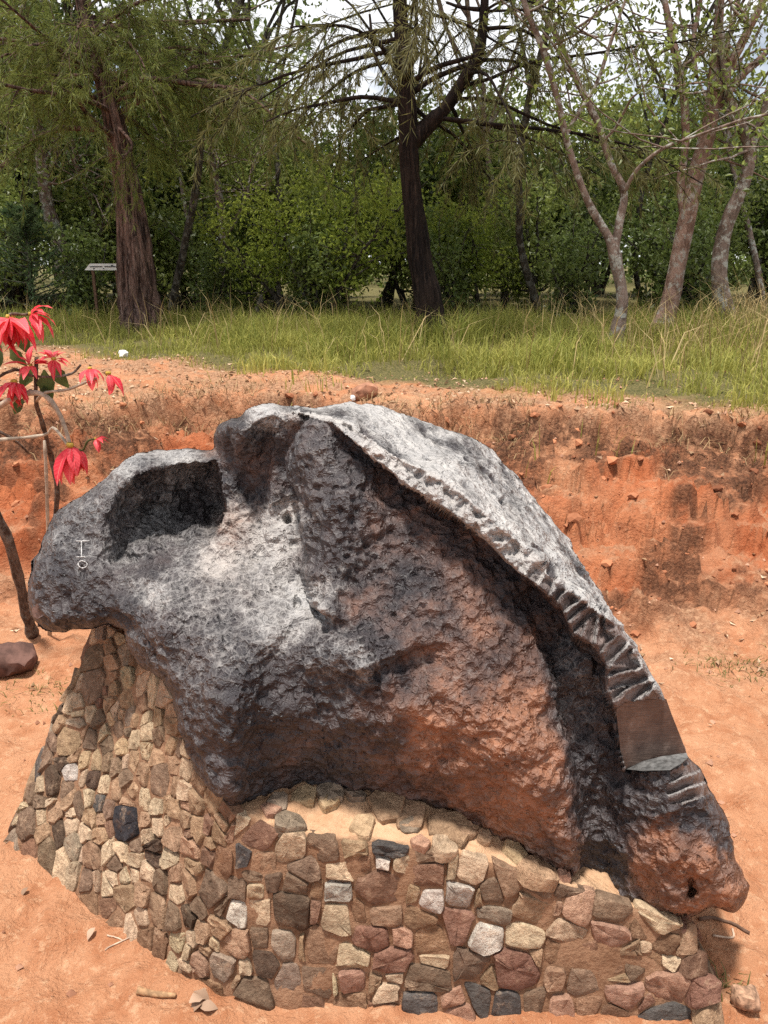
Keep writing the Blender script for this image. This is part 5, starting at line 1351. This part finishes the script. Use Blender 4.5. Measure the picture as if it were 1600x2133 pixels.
tag(plant, 'leggy shrub with drooping scarlet flower bracts and bare pale stems', 'shrub')
def stem3(name, pts, mat, r0, r1, k=16):
    p = resample(np.array([pix(*q) for q in pts]), k)
    mb = MB(); mb.tube(p, np.linspace(r0, r1, k) * (1 + 0.12 * np.sin(np.arange(k) * 2.3)), 8, rough=0.12)
    return child(name, mb.me(name, mat), plant)
gb = ground_at(104, 1300)
stem3('main_stem', [(70, 1330, 3.36), (60, 1290, 3.3), (45, 1230, 3.25), (25, 1150, 3.2), (0, 1085, 3.15), (-40, 1010, 3.1), (-70, 900, 3.05)], M_pwood, 0.027, 0.017)
stem3('stem', [(104, 1330, 3.35), (103, 1200, 3.3), (100, 1100, 3.25), (97, 1000, 3.2), (93, 918, 3.18)], M_pstem, 0.009, 0.006)
stem3('stem', [(80, 1330, 3.5), (118, 1060, 3.35), (112, 980, 3.3), (96, 910, 3.2), (85, 870, 3.12), (75, 835, 3.05), (76, 745, 3.0)], M_pwood, 0.012, 0.007)
stem3('branch', [(-70, 900, 3.05), (-20, 858, 3.02), (45, 822, 3.0), (88, 821, 3.0), (117, 850, 3.0), (135, 890, 3.0), (146, 928, 3.0)], M_pstem, 0.012, 0.009)
stem3('branch', [(-60, 930, 3.05), (-5, 917, 3.05), (50, 912, 3.1), (97, 905, 3.15), (110, 891, 3.1), (125, 905, 3.05), (140, 926, 3.0)], M_pstem, 0.008, 0.006)
stem3('branch', [(76, 835, 3.05), (95, 818, 3.0), (140, 812, 2.98), (170, 800, 2.96), (205, 785, 2.95)], M_pstem, 0.006, 0.005)
stem3('branch', [(-30, 800, 3.0), (30, 770, 3.0), (62, 782, 3.0), (110, 785, 2.98), (150, 778, 2.96), (168, 760, 2.95)], M_pwood, 0.006, 0.004)
stem3('branch', [(-20, 720, 3.0), (10, 680, 2.97), (20, 655, 2.95), (55, 655, 2.95), (80, 645, 2.95)], M_pwood, 0.007, 0.004)
stem3('branch', [(-30, 885, 3.1), (10, 905, 3.1), (40, 925, 3.15), (58, 943, 3.2)], M_pwood, 0.007, 0.004)
stem3('branch', [(150, 930, 3.0), (172, 938, 2.98), (182, 920, 2.97), (196, 914, 2.96)], M_pgreen, 0.004, 0.003)
frng = random.Random(3)
def flower(px, py, Y, n, Lpx, axis, spread, ph=0.0, dirs=None):
    c = Vector(pix(px, py, Y)); L = Lpx / FPX * Y * 1.03
    mb = MB(); cv = np.array(c)
    for k in range(6):
        a = frng.uniform(0, 6.28); q = cv + 0.05 * L * np.array([math.cos(a), math.sin(a), 0.3])
        mb.tube(np.array([q + [0, 0, -0.06 * L], q, q + [0, 0, 0.06 * L]]), [0.02 * L, 0.055 * L, 0.03 * L], 6)
    fl_ = child('flower', mb.me('flower_centre', M_cy), plant)
    ax = Vector(axis).normalized()
    qz = ax.to_track_quat('Z', 'Y')
    for k in range(n):
        a = 2 * math.pi * k / n + ph + frng.uniform(-0.25, 0.25)
        tilt = spread + frng.uniform(-0.3, 0.3)
        d = qz @ Vector((math.cos(a) * math.sin(tilt), math.sin(a) * math.sin(tilt), math.cos(tilt)))
        me = BR[frng.randrange(len(BR))]
        o = obj('bract', me, fl_)
        ex = d.normalized(); d = (d + Vector((0, 0, -0.12))).normalized(); ex = d; up_ = Vector((0, -0.15, 1)); ez = up_ - ex * up_.dot(ex); ez = ez.normalized() if ez.length > 0.05 else Vector((0, -1, 0))
        ey = ez.cross(ex).normalized(); ez = ex.cross(ey)
        s = L * frng.uniform(0.5, 0.95)
        M_ = Matrix((ex * s, ey * s, ez * s)).transposed().to_4x4(); M_.translation = c + ex * 0.05 * L
        o.matrix_basis = M_
        o.matrix_parent_inverse = Matrix.Translation(-Vector(plant.location)) if False else Matrix()
        o.matrix_basis = Matrix.Translation(Vector((0, 0, 0))) @ M_
flower(22, 662, 2.95, 16, 92, (0.15, -0.45, -0.55), 0.75)
flower(-12, 660, 2.95, 10, 88, (-0.2, -0.4, -0.6), 0.9)
flower(66, 655, 2.95, 12, 66, (0.8, -0.35, -0.1), 0.8, 0.4)
flower(30, 796, 3.0, 15, 74, (0.25, -0.5, -0.5), 0.85)
flower(62, 762, 2.98, 8, 56, (0.1, -0.5, 0.5), 1.0)
flower(112, 748, 2.98, 10, 52, (0.2, -0.5, 0.5), 1.15)
flower(186, 768, 2.95, 9, 52, (0.4, -0.4, -0.5), 1.0)
flower(226, 778, 2.95, 4, 58, (0.6, -0.2, -0.7), 0.4)
flower(148, 928, 2.98, 18, 92, (0.05, -0.35, -0.95), 0.55)
flower(200, 914, 2.96, 6, 36, (0.8, -0.3, -0.3), 0.8)
for (px, py, L, dx, dz) in ((92, 770, 70, 0.1, -1), (70, 765, 60, -0.5, -0.6), (108, 760, 60, 0.5, -0.8), (2, 720, 60, -0.3, -0.8), (20, 725, 50, 0.6, -0.7), (40, 690, 55, 0.3, -0.9), (-5, 760, 60, -0.4, -0.8), (50, 830, 48, -0.6, -0.7), (84, 800, 44, 0.5, -0.8)):
    c = Vector(pix(px, py, 3.04)); s = L / FPX * 3.0
    ex = Vector((dx, -0.2, dz)).normalized(); ez = Vector((0.1, -1, 0.2)); ez = (ez - ex * ez.dot(ex)).normalized(); ey = ez.cross(ex)
    o = child('leaf', GL[frng.randrange(2)], plant)
    M_ = Matrix((ex * s, ey * s, ez * s)).transposed().to_4x4(); M_.translation = c
    o.matrix_basis = M_

# ------------------------------------------------------------------ loose stones, sticks, litter
def rock_me(name, size, seed, mat, flat=1.0, blocky=0.0):
    rng = np.random.default_rng(seed)
    import bmesh
    bm = bmesh.new(); bmesh.ops.create_icosphere(bm, subdivisions=3, radius=1.0)
    V = np.array([v.co[:] for v in bm.verts])
    if blocky:
        m_ = np.abs(V).max(1, keepdims=True); V = V * (1 - blocky) + V / m_ * blocky * 0.8
    for _ in range(5):
        n_ = unit(rng.normal(size=3)); dd = rng.uniform(0.55, 0.85)
        e_ = np.clip(V @ n_ - dd, 0, None); V = V - e_[:, None] * n_ * 0.85
    V = V * (1 + 0.14 * fbm(V * 1.6 + seed, 3, seed)[:, None] + 0.05 * fbm(V * 6 + seed, 2, seed + 1)[:, None])
    V = V * np.array(size) * np.array([1, 1, flat])
    for v, c in zip(bm.verts, V): v.co = c
    me = bpy.data.meshes.new(name); bm.to_mesh(me); bm.free()
    for p in me.polygons: p.use_smooth = True
    set_sharp(me, 40)
    me.materials.append(mat)
    return me
def rock(name, px, py, size, seed, mat, label, cat='rock', group=None, blocky=0.5, sink=0.25, rz=0.0):
    g_ = ground_at(px, py)
    o = obj(name, rock_me(name, size, seed, mat, 1.0, blocky), loc=(g_[0], g_[1] + size[1] * 0.5, g_[2] + size[2] * (1 - sink)))
    o.rotation_euler = (0, 0, rz)
    return tag(o, label, cat, group)
M_rockb = mat_plain('brown_rock', (0.11, 0.058, 0.045), 0.9, 0.4, 18)
M_rockr = mat_plain('red_rock', (0.32, 0.155, 0.095), 0.9, 0.35, 18)
M_white = mat_plain('white_rock', (0.66, 0.63, 0.60), 0.85, 0.25, 25)
M_tan = mat_plain('tan_rock', (0.32, 0.19, 0.12), 0.9, 0.55, 60)
rock('loose_rock', 20, 1414, (0.105, 0.085, 0.08), 14, M_rockb, 'dark brown square rock lying behind the left end of the pedestal', rz=0.2)
rock('loose_rock', 758, 834, (0.095, 0.08, 0.065), 6, M_rockr, 'reddish block of stone on the bank above the meteorite', rz=0.3)
rock('loose_rock', 735, 834, (0.02, 0.02, 0.02), 7, M_white, 'tiny white stone beside the reddish block on the bank')
rock('loose_rock', 257, 744, (0.055, 0.05, 0.04), 18, M_white, 'pale white stone at the edge of the grass near the thick trunk')
rock('loose_rock', 1552, 2128, (0.035, 0.03, 0.032), 9, M_tan, 'small tan stone on the earth by the pedestal corner')
def stick(name, pts, r, mat, label, lift=None):
    P = np.array([ground_at(*q) + np.array([0, 0, r * 0.9]) for q in pts]); P = resample(P, 4 * len(pts))
    P[:, 2] = np.maximum(P[:, 2], terrain(P[:, 0], P[:, 1]) + r * 0.6)
    mb = MB(); mb.tube(P, np.linspace(r, r * 0.75, len(P)), 7, rough=0.2)
    return tag(obj(name, mb.me(name, mat)), label, 'stick')
M_stick = mat_plain('dry_stick', (0.34, 0.20, 0.105), 0.85, 0.4, 60); M_twig = mat_plain('dark_twig', (0.13, 0.075, 0.05), 0.9, 0.3, 30); M_pale = mat_plain('pale_twig', (0.46, 0.33, 0.24), 0.8, 0.3, 40)
stick('stick', [(288, 2082), (320, 2084), (368, 2092)], 0.0085, M_stick, 'short thick bare stick lying on the earth by the pedestal foot')
stick('twig', [(1455, 1918), (1490, 1932), (1558, 1958)], 0.005, M_twig, 'straight dark twig on the earth beyond the meteorite nose')
stick('twig', [(1482, 1964), (1524, 1963), (1524, 1944)], 0.003, M_pale, 'thin pale bent twig beside the dark twig')
stick('twig', [(220, 1985), (260, 1977), (293, 1965)], 0.0022, M_pale, 'thin pale straw lying on the earth near the pedestal')
stick('twig', [(225, 1960), (258, 1976)], 0.0022, M_pale, 'short pale straw crossing the earth near the pedestal stones')
# dry curled leaves as individuals
M_dry = mat_two('dry_leaf', (0.20, 0.12, 0.075), (0.44, 0.30, 0.21), 0.1)
def dry_leaf(px, py, size, seed, label, group=None):
    g_ = ground_at(px, py); rng = np.random.default_rng(seed)
    me = bract_me('dry_leaf', size, size * 0.6, 1.3, M_dry, rng.random(), seed)
    o = obj('dry_leaf', me, loc=tuple(g_ + np.array([0, 0, 0.012])))
    o.rotation_euler = (rng.normal(0, 0.3), rng.normal(-0.35, 0.3), rng.uniform(0, 6.28))
    return tag(o, label, 'leaf', group)
for k, (px, py, s) in enumerate(((405, 2085, .055), (425, 2092, .045), (395, 2098, .05), (418, 2112, .045), (200, 1945, .035), (60, 1860, .03))):
    dry_leaf(px, py, s, 70 + k, 'curled dry brown leaf on the earth along the pedestal foot', 'dry leaves at the pedestal foot')
rng = np.random.default_rng(81)
# litter: dead leaves on the bank top and behind the meteorite
n = 8000
lx = rng.uniform(-4.5, 4.5, n); ly_ = rng.uniform(1.1, 8.6, n)
hh, dd_, ee, nn_ = terrain(lx, ly_, True)
gl_ = np.interp(lx, GX, GY)
pr = np.where(dd_ < 0, 0.9 * (ly_ < gl_ + 0.3), np.where(dd_ < 0.9, 0.16, np.where(dd_ < 1.9, 0.55 * sstep(-0.4, 0.4, fbm(np.stack([lx, ly_, lx * 0], -1) * 1.6, 2, 91)) + 0.1, 0.09)))
ped_ = (((lx + 0.1) / 1.0) ** 2 + ((ly_ - 2.05) / 0.72) ** 2) < 1
pr = np.where(ped_, 0, pr)
kp = rng.random(n) < pr
lx, ly_, hh = lx[kp], ly_[kp], hh[kp]
C = np.stack([lx, ly_, hh + 0.010], -1); D = rng.normal(size=(len(lx), 3)) * np.array([1, 1, 0.25])
V, T = leaf_quads(C, D, rng.uniform(0.02, 0.055, len(lx)) * np.where(ly_ < 2.8, 0.45, 1), rng.uniform(0.012, 0.03, len(lx)) * np.where(ly_ < 2.8, 0.35, 1), rng, 0.3)
lt_ = obj('leaf_litter', mesh('leaf_litter', V, T, mat_two('litter', (0.26, 0.155, 0.085), (0.66, 0.47, 0.32)), False, {'rnd': np.repeat(rng.random(len(lx)) ** 1.6, 4)}))
tag(lt_, 'scattered dead leaves on the red bank and path', 'leaves', kind='stuff')
# pebbles and crumbs of earth
n = 9000
qx = rng.uniform(-3.2, 3.4, n); qy = 1.0 + rng.random(n) ** 1.4 * 5.5
hh, dd_, ee, nn_ = terrain(qx, qy, True)
inped = (((qx + 0.1) / 0.95) ** 2 + ((qy - 2.05) / 0.68) ** 2) < 1
kp = (~inped) & (rng.random(n) < np.where(dd_ > 1.3, 0.35, 0.8))
qx, qy, hh = qx[kp], qy[kp], hh[kp]
oc = np.array([(1, 0, 0), (-1, 0, 0), (0, 1, 0), (0, -1, 0), (0, 0, 1), (0, 0, -1)], float)
ot = np.array([(0, 2, 4), (2, 1, 4), (1, 3, 4), (3, 0, 4), (2, 0, 5), (1, 2, 5), (3, 1, 5), (0, 3, 5)])
r_ = 0.0022 + 0.013 * rng.random(len(qx)) ** 6
V = np.stack([qx, qy, hh + r_ * 0.2], -1)[:, None, :] + oc[None] * (r_[:, None, None] * rng.uniform(0.6, 1.3, (len(qx), 6, 1)))
V = V.reshape(-1, 3); T = (np.arange(len(qx))[:, None, None] * 6 + ot[None]).reshape(-1, 3)
pb = obj('pebbles', mesh('pebbles', V, T, mat_two('pebble', (0.26, 0.115, 0.065), (0.50, 0.29, 0.19)), False, {'rnd': np.repeat(rng.random(len(qx)), 6)}))
tag(pb, 'small pebbles and crumbs of earth scattered on the red ground', 'pebbles', kind='stuff')

# crumbled clods lying on the slope of the bank
n = 5200
qx = rng.uniform(-3.4, 3.6, n); qy = rng.uniform(2.8, 6.3, n)
hh, dd_, ee, nn_ = terrain(qx, qy, True)
kp = (dd_ > -0.1) & (dd_ < 1.35) & (rng.random(n) < 0.35 + 0.5 * sstep(-0.1, 0.3, fbm(np.stack([qx, qy, qx * 0], -1) * 3, 2, 95)))
qx, qy, hh = qx[kp], qy[kp], hh[kp]
r_ = 0.005 + 0.030 * rng.random(len(qx)) ** 5
ic = unit(np.array([(a, b, c) for a in (-1, 0, 1) for b in (-1, 0, 1) for c in (-1, 0, 1) if abs(a) + abs(b) + abs(c) == 1 or abs(a) + abs(b) + abs(c) == 3], float))
from mathutils import geometry as _g
import bmesh as _bm
_b = _bm.new(); _vs = [_b.verts.new(v) for v in ic]; _bm.ops.convex_hull(_b, input=_vs); _bm.ops.triangulate(_b, faces=_b.faces[:]); _b.verts.index_update()
hv = np.array([v.co[:] for v in _b.verts]); ht = np.array([[v.index for v in f.verts] for f in _b.faces]); _b.free()
V = np.stack([qx, qy, hh - r_ * 0.1], -1)[:, None, :] + hv[None] * (r_[:, None, None] * rng.uniform(0.6, 1.3, (len(qx), len(hv), 1))) * np.array([1.15, 1.0, 0.75])
V = V.reshape(-1, 3); T = (np.arange(len(qx))[:, None, None] * len(hv) + ht[None]).reshape(-1, 3)
cd_ = obj('earth_clods', mesh('earth_clods', V, T, mat_two('clod', (0.17, 0.065, 0.033), (0.46, 0.19, 0.095), 0, 0.95), False, {'rnd': np.repeat(rng.random(len(qx)), len(hv))}))
tag(cd_, 'crumbled clods of red and brown earth on the slope of the bank', 'clods', kind='stuff')

# ------------------------------------------------------------------ white signs in the trees
M_sign = mat_plain('sign_white', (0.74, 0.74, 0.72), 0.5, 0.06, 8); M_mark = mat_plain('sign_lettering', (0.07, 0.07, 0.07), 0.7, 0.1)
def box(cx, cy, cz, sx, sy, sz):
    V = np.array([(a, b, c) for a in (-1, 1) for b in (-1, 1) for c in (-1, 1)], float) * np.array([sx, sy, sz]) / 2 + np.array([cx, cy, cz])
    return V, np.array([(0, 1, 3, 2), (4, 6, 7, 5), (0, 4, 5, 1), (2, 3, 7, 6), (0, 2, 6, 4), (1, 5, 7, 3)])
sx0 = pix(216, 556, 11.15)
gzs = gz(sx0[0], 11.15)
sign = empty('sign_board', (sx0[0], 11.15, gzs))
tag(sign, 'low white sign board with faded dark lettering beside the thick conifer', 'sign')
V, Q = box(0, 0, 0, 0.44, 0.02, 0.085)
V[:, 0] += V[:, 2] * 0.9
V += sx0
child('panel', mesh('panel', V, Q, M_sign, False), sign)
for (a, b, w_) in ((-0.10, 0.003, 0.17), (0.10, 0.003, 0.17), (-0.13, -0.022, 0.02), (0.0, -0.022, 0.02), (0.12, 0.022, 0.03)):
    V, Q = box(sx0[0] + a, sx0[1] - 0.0125, sx0[2] + b, w_, 0.004, 0.014)
    child('lettering', mesh('lettering', V, Q, M_mark, False), sign)
for a in (-0.16, 0.16):
    V, Q = box(sx0[0] + a, sx0[1] + 0.03, (gzs - 0.1 + sx0[2]) / 2, 0.035, 0.035, sx0[2] - gzs + 0.1)
    child('post', mesh('post', V, Q, M_twig, False), sign)
p9 = pix(8, 557, G9[1] - 0.19)
pl = obj('trunk_plates', None, loc=tuple(p9))
tag(pl, 'pair of narrow white name plates fixed to the reddish trunk', 'plate')
for a, b, w_ in ((0.0, 0.02, 0.24), (0.02, -0.028, 0.18)):
    V, Q = box(a, 0, b, w_, 0.02, 0.034)
    obj('plate', mesh('plate', V, Q, M_sign, False), pl)
